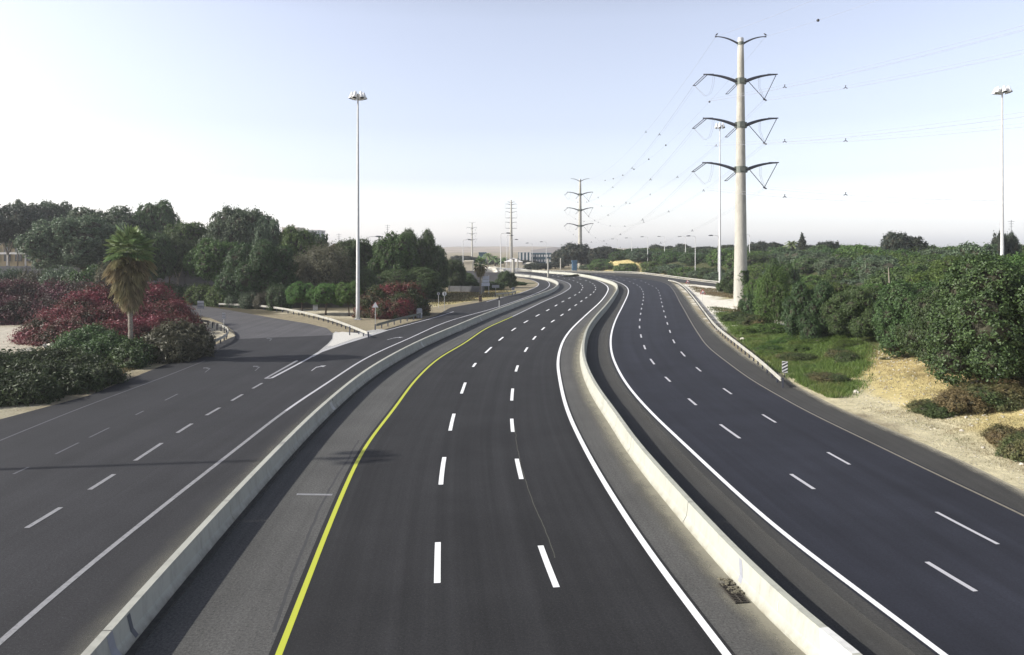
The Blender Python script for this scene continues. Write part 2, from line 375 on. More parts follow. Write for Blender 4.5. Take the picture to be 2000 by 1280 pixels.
c_l5 = curve([(2200, 1110), (2000, 1006), (1836, 931), (1739, 882.5), (1637, 834), (1566, 799), (1500, 761), (1475, 747.5), (1420, 707.5), (1382.5, 677.5), (1362.5, 650), (1350, 630), (1337.5, 607.5), (1327.5, 590), (1320, 575), (1313, 564), (1303, 555), (1285, 549), (1240, 543), (1190, 538)], far=50, near=40, smooth=2.5)
c_ed5 = curve([(2200, 1072), (2000, 963), (1900, 912.5), (1776, 856), (1635, 798), (1550, 752), (1500, 724), (1450, 693), (1400, 652.5), (1362.5, 612.5), (1341, 582.5), (1322, 561), (1307, 549.5), (1280, 545), (1230, 540)], far=0, near=40, smooth=2.5)
c_a = curve([(854, 1141), (855, 1051), (861, 940), (866, 899), (879, 844), (885, 812), (902, 768), (908, 749), (926, 713), (954, 684), (980, 661), (1011.6, 638), (1040, 621.7), (1063.4, 609.5), (1082, 599.4), (1098, 590), (1115, 581), (1123.7, 576.4), (1131, 572), (1137, 565), (1138, 560), (1133, 554), (1123, 549.6), (1109, 545), (1090, 541)], far=60, smooth=2)
c_bb = curve([(1088, 1150), (1050, 1055), (1020, 942), (1008, 895), (1001, 841), (999, 817), (1000, 771), (1009, 720), (1027, 684), (1044, 660), (1065.4, 638), (1088, 622), (1105.6, 610), (1120, 599.4), (1133.5, 590), (1146.7, 580.7), (1154, 575.6), (1160.5, 570), (1163.5, 563), (1160, 556.3), (1151, 550.6), (1136.5, 546.2), (1110, 541)], far=60, smooth=2)
c_c = curve([(1905.6, 1156), (1791, 1089), (1594, 957.5), (1536, 922.6), (1441.8, 853.6), (1409.5, 833), (1358, 790), (1340, 776), (1309.5, 745.5), (1296, 734.5), (1277.5, 711), (1270, 702.5), (1259, 679), (1252, 657), (1249, 640), (1249.5, 627), (1252, 608), (1255, 593), (1257, 580), (1255.5, 569.5), (1249, 560), (1240, 555), (1228, 550), (1200, 544)], far=50, smooth=2.2)
c_d = curve([(1952, 1065), (1836, 1005.5), (1665.6, 911), (1608.6, 880), (1517, 827), (1484, 807.5), (1431.5, 772), (1410, 757.5), (1371, 727.5), (1357.5, 716.5), (1337, 695.5), (1329.5, 687.5), (1316, 668), (1308, 646), (1303, 631), (1300, 620), (1294, 599), (1291, 585), (1288, 574), (1283, 564), (1270, 557), (1252, 549), (1220, 543)], far=40, smooth=2.2)
c_l1 = curve([(530, 739), (606.6, 698.5), (629, 686), (674, 671.5), (744, 649), (777, 640), (851, 620), (886, 609)], near=0, smooth=1.5)
c_l1b = curve([(950, 590), (985, 580), (1006, 576), (1045, 562), (1052, 556), (1049, 551.5), (1033, 546), (1000, 541)], near=0, far=30, smooth=3)
c_c1 = curve([(0, 861), (125, 810), (225, 772), (325, 735), (400, 705)], near=40, smooth=2)
c_f = curve([(20.6, 929), (69, 907), (146, 869), (217.5, 834), (287, 800), (347, 770)], near=6, smooth=1)
c_e = curve([(45, 1036), (120, 991), (225, 925.6), (309, 870.5), (371, 830), (426, 798.6), (474, 770.5), (512, 748.7)], near=9, smooth=1)
c_rampo = curve([(1480, 561), (1434, 555.5), (1385, 550.5), (1334, 545), (1283, 538), (1242, 533.5), (1200, 532.2), (1161, 531), (1120, 530.3), (1080, 529.5)], z=0, near=30, far=90, smooth=5)
c_rampi = curve([(1480, 571), (1430, 565), (1405, 561.5), (1352, 555), (1310, 549.5), (1285, 545.5), (1250, 541)], z=0, near=30, smooth=4)

# ---------------------------------------------------------------- ground
BANK = [(23.5, -20), (23.5, 38), (22.6, 46), (22.8, 56), (25, 72), (30, 88), (39, 100), (47, 108), (56, 120), (64, 150), (64, 180), (60, 200), (57, 222), (55, 246), (50, 280), (34, 292), (34, 340), (90, 420), (500, 500), (500, -20)]
BACKL = [(-400, 148), (-64, 148), (-40, 175), (-30, 230), (-40, 330), (-400, 420)]
def HT(P):
    P = np.asarray(P, float).reshape(-1, 2); s = sdist(P, BANK)
    hb = 1.6 + 3.2 * sstep(85, 190, P[:, 1])
    z = hb * sstep(0.5, 11, s) + 1.6 * sstep(12, 45, s) * sstep(20, 90, P[:, 1])
    z += (fbm(P[:, 0] * .35, P[:, 1] * .35, 3) - .5) * .5 * sstep(1.5, 7, s)
    z += 3.0 * sstep(0, 10, sdist(P, BACKL))
    far = np.hypot(P[:, 0], P[:, 1]); z += (fbm(P[:, 0] * .02, P[:, 1] * .02, 5) - .3) * 3 * sstep(420, 700, far) * (1 - sstep(1500, 3000, far))
    return z - .03
def hz(x, y): return float(HT([(x, y)])[0])
def gt(px, py):                          # where the view ray of a pixel meets the terrain
    d = np.arange(12, 420, .4); X = (px - 1000) * d / F; Z = CH + (YH - py) * d / F
    h = HT(np.stack([X, d], 1)); i = np.argmax(Z < h) if (Z < h).any() else len(d) - 1
    return (float(X[i]), float(d[i]), float(h[i]))
xs = np.concatenate([-np.geomspace(1150, 80, 22)[:-1], np.arange(-80, 90.1, .75), np.geomspace(92, 1150, 28)])
ys = np.concatenate([np.array([-60, -30, -12]), np.arange(0, 132, .75), np.arange(132, 330, 2.2), np.geomspace(333, 1750, 34)])
GX, GY = np.meshgrid(xs, ys); P = np.stack([GX.ravel(), GY.ravel()], 1); Z = HT(P)
J = P + np.stack([fbm(P[:, 0] * .6, P[:, 1] * .6, 11) - .5, fbm(P[:, 0] * .6, P[:, 1] * .6, 17) - .5], 1) * 5
C = np.tile(np.array([.30, .26, .18]), (len(P), 1))
def zone(poly, c, soft=1.5, px=False, jit=True):
    global C
    if px: poly = [g(x, y) for x, y in poly]
    f = sstep(-soft, soft, sdist(J if jit else P, poly))[:, None]; C = C * (1 - f) + np.array(c) * f
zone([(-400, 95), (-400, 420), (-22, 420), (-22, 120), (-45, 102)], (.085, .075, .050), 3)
zone(BANK, (.53, .44, .21), 1.0)                                                             # sandy bank
zone([(20, 0), (21, 66), (24.6, 64), (25.5, 52), (25.5, 20), (26, 0)], (.60, .54, .36), 1.2)   # pale verge
zone([(29, 48), (44, 48), (44, 74), (31, 66), (27, 58)], (.47, .38, .18), 1.5)
zone([(22.5, 59), (31, 61), (46, 70), (60, 100), (50, 101), (36, 95), (28, 84), (24, 70)], (.055, .07, .022), 1.6)   # grass bank
zone([(33, 55), (140, 60), (500, 90), (500, 500), (90, 420), (52, 300), (62, 200), (68, 150), (60, 118), (46, 98), (38, 74)], (.06, .065, .03), 3)
zone([(25.5, 88), (29.3, 108), (33.3, 130), (37.5, 150), (42, 178), (45, 196), (57, 182), (63, 150), (60, 118), (50, 104), (40, 95), (31, 88)], (.80, .76, .66), 1.2)
zone([(40, 138), (44, 160), (60, 165), (61, 148)], (.34, .30, .15), 2)
zone([(-120, 56), (-120, 92), (-58, 92), (-50, 75), (-44, 62), (-60, 52)], (.52, .48, .40), 3)
zone([(-31, 30), (-31, 60), (-36, 60), (-36, 30)], (.42, .39, .29), 1)
zone([(-31, 60), (-31, 74), (-34, 74), (-35, 60)], (.46, .41, .27), 1)
zone([(427, 594), (500, 600), (600, 618), (700, 624), (830, 602), (980, 572), (1010, 568), (930, 566), (820, 574), (700, 610), (600, 604)], (.50, .45, .33), 1, True)
zone([(840, 600), (1000, 577), (1010, 568), (930, 565), (845, 574)], (.50, .42, .20), 1, True)
zone([(330, 610), (440, 640), (455, 655), (400, 668), (330, 650)], (.55, .50, .38), 1, True)
sc_ = sstep(-1, 2, sdist(J, [(28, 46), (45, 46), (45, 72), (31, 64), (27, 56)])); rl_ = sstep(.52, .66, fbm(P[:, 0] * 1.3 + P[:, 1] * .5, P[:, 1] * .55, 31)); C = C * (1 - (.42 * sc_ * rl_)[:, None]); nx, ny = len(xs), len(ys); I = np.arange(nx * ny).reshape(ny, nx)  # scarp streaks: dark striation and shadow lines put into the ground colour
Fq = np.stack([I[:-1, :-1].ravel(), I[:-1, 1:].ravel(), I[1:, 1:].ravel(), I[1:, :-1].ravel()], 1)
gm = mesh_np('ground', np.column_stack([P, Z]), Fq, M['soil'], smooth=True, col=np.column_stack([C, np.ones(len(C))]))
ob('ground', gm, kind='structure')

# ---------------------------------------------------------------- roads and markings
def ribbon(name, A, B, z, mat, **kw):
    n = max(len(A), len(B)); A = resample(A, n=n); B = resample(B, n=n); na = 7
    s = arclen((A + B) / 2); V = []; U = []
    w = np.linalg.norm(B - A, axis=1).mean()
    for k in range(na):
        t = k / (na - 1); q = A * (1 - t) + B * t; V.append(np.column_stack([q, np.full(n, z)])); U.append(np.column_stack([np.full(n, t * w), s]))
    V = np.vstack(V); U = np.vstack(U); Fq = []
    for k in range(na - 1):
        i = np.arange(n - 1); Fq.append(np.stack([k * n + i, (k + 1) * n + i, (k + 1) * n + i + 1, k * n + i + 1], 1))
    return ob(name, mesh_np(name, V, np.vstack(Fq), mat, uv=U), **kw)
def line(name, q, w, z, mat, **kw):
    A = offset(q, -w / 2); B = offset(q, w / 2); n = len(q)
    V = np.vstack([np.column_stack([A, np.full(n, z)]), np.column_stack([B, np.full(n, z)])]); i = np.arange(n - 1)
    return ob(name, mesh_np(name, V, np.stack([i, n + i, n + i + 1, i + 1], 1), mat), **kw)
def flat(name, pts, z, mat, px=True, **kw):
    P_ = [g(x, y) for x, y in pts] if px else pts
    bm = bmesh.new(); f = bm.faces.new([bm.verts.new((x, y, z)) for x, y in P_]); bm.normal_update()
    if f.normal.z < 0: f.normal_flip()
    bmesh.ops.triangulate(bm, faces=bm.faces[:]); uvl = bm.loops.layers.uv.new('UVMap')
    for f in bm.faces:
        for l in f.loops: l[uvl].uv = (l.vert.co.x, l.vert.co.y)
    m = bpy.data.meshes.new(name); bm.to_mesh(m); bm.free(); m.materials.append(mat); return ob(name, m, **kw)
ST = dict(kind='structure')
left_edge = [(-31.5, -12), (-31, 20), (-30.3, 42), (-29, 49), (-29.8, 59), (-30.6, 72), (-31.5, 80)]
far_edge = [g(x, y) for x, y in [(463, 655), (650, 650), (747, 645), (851, 617), (880, 601), (935, 591), (985, 580), (1006, 576.5), (1045, 563), (1053, 556), (1049, 551), (1033, 545.5), (1000, 540), (940, 537)]]
flat('access_road', left_edge + far_edge + [tuple(p) for p in c_b1[::-4]], 0.0, M['asph_left'], px=False, **ST)
flat('side_road', [(330, 588), (450, 606.5), (525, 620), (600, 632), (638, 641), (650, 651), (648, 655), (463, 662.5), (457, 648), (436, 632), (410, 621), (370, 613), (330, 608)], .004, M['asph_side'], **ST)
ribbon('middle_road', offset(c_b1, .02), c_b2, 0.0, M['asph_sh'], **ST)
ribbon('middle_carriageway', offset(c_yel, -.25), offset(c_l3, .22), .004, M['asph_mid'], **ST)
ribbon('right_road', offset(c_b2, .02), c_ed5, .001, M['asph_rsh'], **ST)
ribbon('right_carriageway', offset(c_l4, -.2), offset(c_l5, .18), .005, M['asph_right'], **ST)
ribbon('slip_road', c_rampi, c_rampo[:len(c_rampo) - 60], .002, M['asph_rsh'], **ST)
k5 = nearest_s(c_l4, g(1150, 539))
ZL = .009
line('yellow_edge_line', sub(c_yel, 0, nearest_s(c_yel, g(1000, 619))), .175, ZL, M['yellow'], **ST)
line('edge_line', sub(c_yel, nearest_s(c_yel, g(1000, 619)), arclen(c_yel)[-1]), .21, ZL, M['white_thin'], **ST)
line('edge_line', c_l3, .23, ZL, M['white'], **ST)
line('edge_line', c_l4, .20, ZL + .001, M['white'], **ST)
line('edge_line', c_l5, .13, ZL + .001, M['tan_line'], **ST)
line('edge_line', sub(c_l2, 0, nearest_s(c_l2, g(555, 804))), .20, ZL, M['white_old'], **ST)
line('edge_line', sub(c_l2, nearest_s(c_l2, g(555, 804)), arclen(c_l2)[-1]), .19, ZL, M['white_thin'], **ST)
line('edge_line', c_l1, .22, ZL, M['white_thin'], **ST)
line('edge_line', c_l1b, .22, ZL, M['white_thin'], **ST)
line('edge_line', c_c1, .12, ZL, M['white_faint'], **ST)
def dashes(q, known, mat, w=.2, ln=3.0, pitch=9.15, until=None, name='lane_dash'):
    """known: (start px, end px) of the dashes measured near the camera; beyond them an even pitch."""
    L = arclen(q)[-1]; last = None; spans = []
    for a_, b_ in known:
        s0, s1 = sorted((nearest_s(q, g(*a_)), nearest_s(q, g(*b_)))); spans.append((s0, s1)); last = s0
    k0 = spans[0][0]
    for k in (1, 2): 
        if k0 - pitch * k > 0: spans.append((k0 - pitch * k, k0 - pitch * k + ln))
    s = last + pitch
    while s < (until or L) - 3: spans.append((s, s + ln)); s += pitch
    for s0, s1 in spans: line(name, sub(q, s0, s1), w, ZL + .002, mat, **ST)
dashes(c_a, [((854, 1141), (855, 1051)), ((861, 940), (866, 899)), ((879, 844), (885, 812)), ((902, 768), (908, 749)), ((923, 719), (930, 708)), ((951, 689), (957, 679))], M['white'])
dashes(c_bb, [((1088, 1150), (1050, 1055)), ((1020, 942), (1008, 895)), ((1001, 841), (999, 817)), ((1000, 781), (1000, 761)), ((1007, 726), (1010, 715)), ((1025, 689), (1030, 680))], M['white'])
dashes(c_c, [((1905, 1156), (1791, 1089)), ((1594, 957.5), (1536, 922.6)), ((1442, 854), (1409, 833)), ((1358, 790), (1340, 776)), ((1309, 745.5), (1296, 734.5)), ((1277, 711), (1270, 702))], M['white_thin'], w=.17)
dashes(c_d, [((1952, 1065), (1836, 1005.5)), ((1665, 911), (1608, 880)), ((1517, 827), (1484, 807)), ((1431, 772), (1410, 757)), ((1371, 727), (1357, 716)), ((1337, 695), (1329, 687))], M['white_thin'], w=.15)
dashes(c_e, [((45, 1036), (120, 991)), ((167, 957), (225, 925.6)), ((262, 897), (309, 870)), ((339, 850), (371, 830)), ((397, 814), (426, 798)), ((445, 785), (474, 770)), ((488, 760), (512, 749))], M['white_old'], w=.2, until=1)
dashes(c_f, [((20, 929), (69, 907)), ((94, 892), (146, 869)), ((176, 851), (217, 834)), ((255, 812), (287, 800)), ((322, 782), (347, 770))], M['white_faint'], w=.12, until=1)
# gore hatching, bars, arrows
flat('gore_paint', [(613, 697), (629, 688), (674, 672.5), (744, 650.5), (760, 645), (738, 643), (702, 649), (690, 656), (655, 648), (650, 652), (649, 662), (640, 672), (622, 687), (604, 698)], .006, paint('gore_white_wash', (.50, .49, .47), .52, (.16, .16, .16)), **ST)
flat('gore_paint', [(652, 651), (668, 648.5), (700, 651), (735, 650), (690, 662), (650, 676), (640, 676), (650, 664)], .011, paint('gore_white_bright', (.62, .60, .55), .44, (.30, .29, .26)), **ST)
flat('gore_line', [(516, 739.5), (521, 739.5), (583, 705), (579, 704)], .011, M['white_old'], **ST)
flat('gore_line', [(516, 740.2), (529, 740.2), (529.5, 738.2), (518, 738.2)], .0125, M['white_old'], **ST)
flat('shoulder_bar', [(580, 964.5), (650, 965.5), (648, 968.5), (579, 967.5)], .010, M['white_old'], **ST)
def arrow(px, py, ang, mat, bend=1):
    x, y = g(px, py); R = Matrix.Rotation(ang, 3, 'Z'); b = MB()
    pts = [(-.09, -2.4), (.09, -2.4), (.09, .2), (.09 + bend * .75, 1.1), (.09 + bend * .95, .7), (.09 + bend * 1.25, 1.9), (.09 + bend * .25, 1.75), (.09 + bend * .5, 1.35), (-.09, .75)]
    if bend < 0: pts = [(-p[0], p[1]) for p in [(-.09, -2.4), (.09, -2.4), (.09, .2), (.84, 1.1), (1.04, .7), (1.34, 1.9), (.34, 1.75), (.59, 1.35), (-.09, .75)]]
    w = [tuple((R @ Vector((p[0] * .5, p[1] * .6, 0))).xy + Vector((x, y))) for p in pts]
    flat('lane_arrow', w, .012, mat, px=False, **ST)
arrow(768, 661, -.3, M['white_thin'], 1); arrow(616, 719, .05, M['white_thin'], 1)
arrow(505, 719, .15, M['white_faint'], -1); arrow(408, 722, .2, M['white_faint'], -1)
arrow(530, 663, .2, M['white_faint'], -1)
def crack(name, pts, w, mat, z=.0065, seed=0):
    q = curve(pts, near=0, smooth=.6, step=.4); rs = np.random.RandomState(seed)
    q = q + np.cumsum(rs.randn(len(q), 2) * .008, axis=0) + rs.randn(len(q), 2) * .012
    return line(name, q, w, z, mat, **ST)
crack('road_crack', [(1062, 912), (1052, 888), (1046, 868), (1043, 845), (1038, 815), (1033, 795)], .075, M['crack'], seed=1)
crack('road_crack', [(200, 985), (270, 939), (380, 869), (484, 807), (560, 758), (610, 726)], .035, M['crack'], z=.0025, seed=2)
crack('road_seam', [(1085, 1090), (1062, 1030), (1042, 985), (1030, 948), (1018, 905), (1010, 868), (1006, 832)], .035, M['seam'], seed=3)
crack('road_seam', [(535, 1235), (570, 1130), (612, 1020), (655, 935), (700, 860)], .10, simple('dark_tar_seam', (.05, .05, .052), .9), z=.0022, seed=4)
ribbon('roadside_dust', offset(c_b2, -1.35), offset(c_b2, -.30), .0065, dust_mat('dust_sandy', (.26, .245, .19), .85, 1.95, .85), **ST)
ribbon('roadside_dust', offset(c_b2, 1.0), offset(c_b2, 2.4), .0062, dust_mat('dust_grey', (.13, .125, .11), .9, 3.2, .6), **ST)
ribbon('roadside_dust', offset(c_ed5, -1.1), offset(c_ed5, .15), .0065, dust_mat('dust_verge', (.30, .28, .22), 1.3, 2.2, .85), **ST)
ribbon('roadside_dust', offset(c_b1, -1.8), offset(c_b1, -.3), .0065, dust_mat('dust_left', (.20, .195, .165), .9, 2.7, .75), **ST)
# broken edge of old asphalt along the foot of the left barrier
qb = sub(c_b1, 8, 95); n = len(qb); rs = np.random.RandomState(5)
lip = MB(); A_ = offset(qb, .31); B_ = offset(qb, .50) + rs.randn(n, 2) * .02
v = [(*p, .0) for p in A_] + [(*p, .05) for p in A_] + [(*p, .04) for p in B_] + [(*p, .0) for p in B_ + .01]
lip.add(v, [tuple(r * n + i + k for r, k in ((j, 0), (j, 1), (j + 1, 1), (j + 1, 0))) for j in range(3) for i in range(n - 1)])
lip.obj('asphalt_lip', simple('rough_old_asphalt', (.05, .05, .047), .95, 0, .5, 8, bmp=1), **ST)

# ---------------------------------------------------------------- concrete barriers, cast in lengths
PROF = [(-.30, 0), (-.30, .07), (-.17, .30), (-.11, .80), (.11, .80), (.17, .30), (.30, .07), (.30, 0)]
def barrier(name, q, label, seg=9.0, special=(), mat=None):
    t = thing(name, label, 'barrier'); s = arclen(q); k = 0; s0 = 0
    while s0 + 2 < s[-1]:
        s1 = min(s0 + seg - .04, s[-1]); c = sub(q, s0, s1); c = c if len(c) > 2 else sub(q, s0, s1 + 2); nr = normals(c); b = MB(); n_ = len(c); m_ = len(PROF)
        v = [(c[i][0] + nr[i][0] * p[0], c[i][1] + nr[i][1] * p[0], p[1]) for i in range(n_) for p in PROF]
        f = [(i * m_ + j, i * m_ + j + 1, (i + 1) * m_ + j + 1, (i + 1) * m_ + j) for i in range(n_ - 1) for j in range(m_ - 1)]
        f += [tuple(range(m_))[::-1], tuple((n_ - 1) * m_ + j for j in range(m_))]
        b.add(v, f); b.obj('segment', M['barrier_new'] if k in special else mat or M['barrier'], t); s0 += seg; k += 1
    return t
# the short, whiter cast length of the right barrier ends where the photo shows the joint
s_j = nearest_s(c_b2, g(1607, 1231, .8))
c_b2c = sub(c_b2, (s_j % 9.0), arclen(c_b2)[-1]); kj = int(round((s_j - (s_j % 9.0)) / 9.0))
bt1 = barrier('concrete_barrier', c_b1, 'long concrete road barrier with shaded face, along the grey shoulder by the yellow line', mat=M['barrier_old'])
bt2 = barrier('concrete_barrier', c_b2c, 'long sunlit pale concrete median barrier between the middle lanes and the bluish lanes')
s_a = nearest_s(c_b2, g(1607, 1231, .8)); 
def skin_patch(par, q, s0, s1, side, mat, name, h0=.075, h1=.798, skew=0.0, off=.004):
    prof = [(.30, .07), (.17, .30), (.11, .80)]
    def at_h(h):
        for (a0, b0), (a1, b1) in zip(prof[:-1], prof[1:]):
            if h <= b1: return a0 + (a1 - a0) * (h - b0) / (b1 - b0)
        return prof[-1][0]
    hs = [h0, .30, (h1 + .3) / 2, h1] if h1 > .35 and h0 < .3 else [h0, h1]; v = []
    ss = arclen(q)
    for j, h in enumerate(hs):
        for s_ in (s0 + skew * h, (s0 + s1) / 2 + skew * h, s1 + skew * h):
            p = np.array([np.interp(s_, ss, q[:, i]) for i in (0, 1)]); p2 = np.array([np.interp(s_ + .5, ss, q[:, i]) for i in (0, 1)])
            tt = (p2 - p) / .5; nn = np.array([tt[1], -tt[0]]) * side; pp = p + nn * (at_h(h) + off); v.append((pp[0], pp[1], h))
    b = MB(); b.add(v, [(j * 3 + i, j * 3 + i + 1, (j + 1) * 3 + i + 1, (j + 1) * 3 + i) for j in range(len(hs) - 1) for i in range(2)])
    o = b.obj(name, mat, par)
    return o
b_ = skin_patch(bt2, c_b2, s_a - 1.15, s_a, -1, M['barrier_new'], 'fresh_cast_face', skew=.25)
b_['label'] = 'bright white newly cast face of the joint'
v = []; ss = arclen(c_b2)
for s_ in (s_a - .95, s_a + .2):
    p = np.array([np.interp(s_, ss, c_b2[:, i]) for i in (0, 1)]); p2 = np.array([np.interp(s_ + .5, ss, c_b2[:, i]) for i in (0, 1)]); tt = (p2 - p) / .5; nn = np.array([tt[1], -tt[0]])
    v += [(*(p - nn * .112), .803), (*(p + nn * .112), .803)]
b = MB(); b.add(v, [(0, 1, 3, 2)]); b.obj('fresh_cast_top', M['barrier_new'], bt2)
M['stain_light'] = simple('pale_repair_stain', (.5, .5, .49), .9, 0, .1)
M['stain_grey'] = simple('grey_repair_stain', (.27, .28, .31), .9, 0, .1)
M['stain_dark'] = simple('dark_drain_stain', (.10, .105, .12), .9, 0, .1)
def stain(par, q, px, py, side, mat, w=.16, h0=.1, h1=.72, skew=.2):
    s_ = nearest_s(q, g(px, py, .8)); skin_patch(par, q, s_ - w / 2, s_ + w / 2, side, mat, 'stain', h0, h1, skew, .006)
stain(bt2, c_b2, 1458, 1098, -1, M['stain_grey'], .22, .15, .74, .4)
stain(bt2, c_b2, 1515, 1150, -1, M['stain_light'], .03, .32, .6, 0)
for px, py in ((655, 775), (825, 664), (939, 616), (1020, 587)): stain(bt1, c_b1, px, py, 1, M['stain_light'], .5, .1, .66, -.8)
stain(bt1, c_b1, 235, 1200, 1, M['stain_dark'], .18, .1, .74, -.2); stain(bt1, c_b1, 222, 1215, 1, M['stain_grey'], .3, .1, .78, -.2)
stain(bt1, c_b1, 652, 777, 1, M['stain_dark'], .14, .62, .74, 0)

# drain grate at the foot of the median barrier
gx, gy = g(1447, 1155); q0 = nearest_s(c_b2, (gx, gy)); pp = sub(c_b2, q0 - .9, q0 + .9); nn = normals(pp)[0]; tt = np.array([-nn[1], nn[0]])
gr = thing('drain_grate', 'rusty drain grate half covered by debris at the foot of the median barrier', 'drain grate', (pp[0][0] - nn[0] * .62, pp[0][1] - nn[1] * .62, .0), math.atan2(tt[1], tt[0]))
b = MB(); b.box((.6, 0, .012), (1.2, .4, .012)); b.obj('recess', M['crack'], gr)
M['rust'] = simple('rusty_iron', (.06, .052, .042), .9, .2, .5, 12)
bar = MB(); bar.box((0, 0, .03), (.03, .38, .03)); bm_ = bar.mesh('bar', M['rust'])
for i in range(13): ob('bar', bm_, gr, (.04 + i * .093, 0, 0))
b = MB()
for y_ in (-.19, 0, .19): b.box((.6, y_, .034), (1.2, .035, .03))
b.obj('frame', M['rust'], gr)
rs = random.Random(3); b = MB()
for i in range(60):
    b.box((rs.uniform(.5, 1.5), rs.gauss(-.14, .10), .03 + rs.random() * .03), (rs.uniform(.03, .12), rs.uniform(.02, .08), .03), Matrix.Rotation(rs.random() * 3, 3, 'Z'))
b.obj('debris', simple('dry_debris', (.17, .155, .11), .95, 0, .5, 20), gr, kind='stuff')

# ---------------------------------------------------------------- guard rails
def wbeam(q, z0=.45, h=.31, t=.03):
    prof = [(0, z0), (.045, z0 + h * .12), (.045, z0 + h * .3), (0, z0 + h * .5), (.045, z0 + h * .7), (.045, z0 + h * .88), (0, z0 + h)]
    prof = prof + [(p[0] - t, p[1]) for p in prof[::-1]]; n_ = len(q); m_ = len(prof); nr = normals(q); b = MB()
    v = [(q[i][0] + nr[i][0] * p[0], q[i][1] + nr[i][1] * p[0], p[1] + (zz[i] if zz is not None else 0)) for zz in [None] for i in range(n_) for p in prof]
    f = [(i * m_ + j, i * m_ + (j + 1) % m_, (i + 1) * m_ + (j + 1) % m_, (i + 1) * m_ + j) for i in range(n_ - 1) for j in range(m_)]
    f += [tuple(range(m_))[::-1], tuple((n_ - 1) * m_ + j for j in range(m_))]
    b.add(v, f); return b
pb = MB(); pb.box((0, 0, .35), (.12, .10, .74)); POST = pb.mesh('post', M['metal_dark'])
M['rail_pale'] = simple('dusty_pale_guard_rail', (.40, .39, .345), .6, .1, .25, 1.5)
def guard_rail(pts, label, mat, z=.75, near=0, far=0, step=2.0, double=False, side=1, smooth=1.5):
    q = curve(pts, z=z, near=near, far=far, smooth=smooth); t = thing('guard_rail', label, 'guard rail', group=None)
    wbeam(q).obj('rail', mat, t, smooth=False)
    if double: wbeam(q, z0=.05, h=.22).obj('rail', mat, t)
    qp = resample(offset(q, -.14 * side), step); nr = normals(qp)
    for p, n_ in zip(qp, nr): ob('post', POST, t, (p[0], p[1], 0), math.atan2(n_[1], n_[0]))
    return t
guard_rail([(1525, 737), (1500, 715), (1480, 698), (1450, 675), (1400, 636), (1375, 606), (1350, 574), (1332, 556), (1318, 549), (1305, 546.5)], 'pale guard rail along the bluish lanes, running from the striped marker to the pylon', M['rail_pale'], side=-1)
guard_rail([(1470, 557), (1434, 552.5), (1385, 547.5), (1334, 541.5), (1283, 535), (1242, 530.8), (1200, 529.8), (1161, 529.2), (1120, 528.8), (1080, 528.3)], 'long pale guard rail of the slip road under the row of street lamps', M['rail_pale'], far=80, step=3, double=True, smooth=4, side=-1)
guard_rail([(717, 648), (675, 631.5), (637, 619), (575, 605), (500, 595), (427, 592)], 'pale guard rail curving along the outside of the side road below the trees', M['rail_pale'], side=-1)
guard_rail([(735, 633), (775, 622), (822, 611.5)], 'short grey guard rail starting beside the triangular sign', simple('grey_green_rail', (.14, .15, .13), .6, .2))
guard_rail([(410, 667), (436, 656), (446, 646), (441, 638), (425, 631.5), (400, 625), (377, 622), (350, 619)], 'short guard rail looping round the nose of the bougainvillea island', M['rail_pale'], smooth=.8)
guard_rail([(968, 573), (990, 571.5), (1008, 568)], 'little guard rail on the dry grass verge near the white sign board', M['rail_pale'])

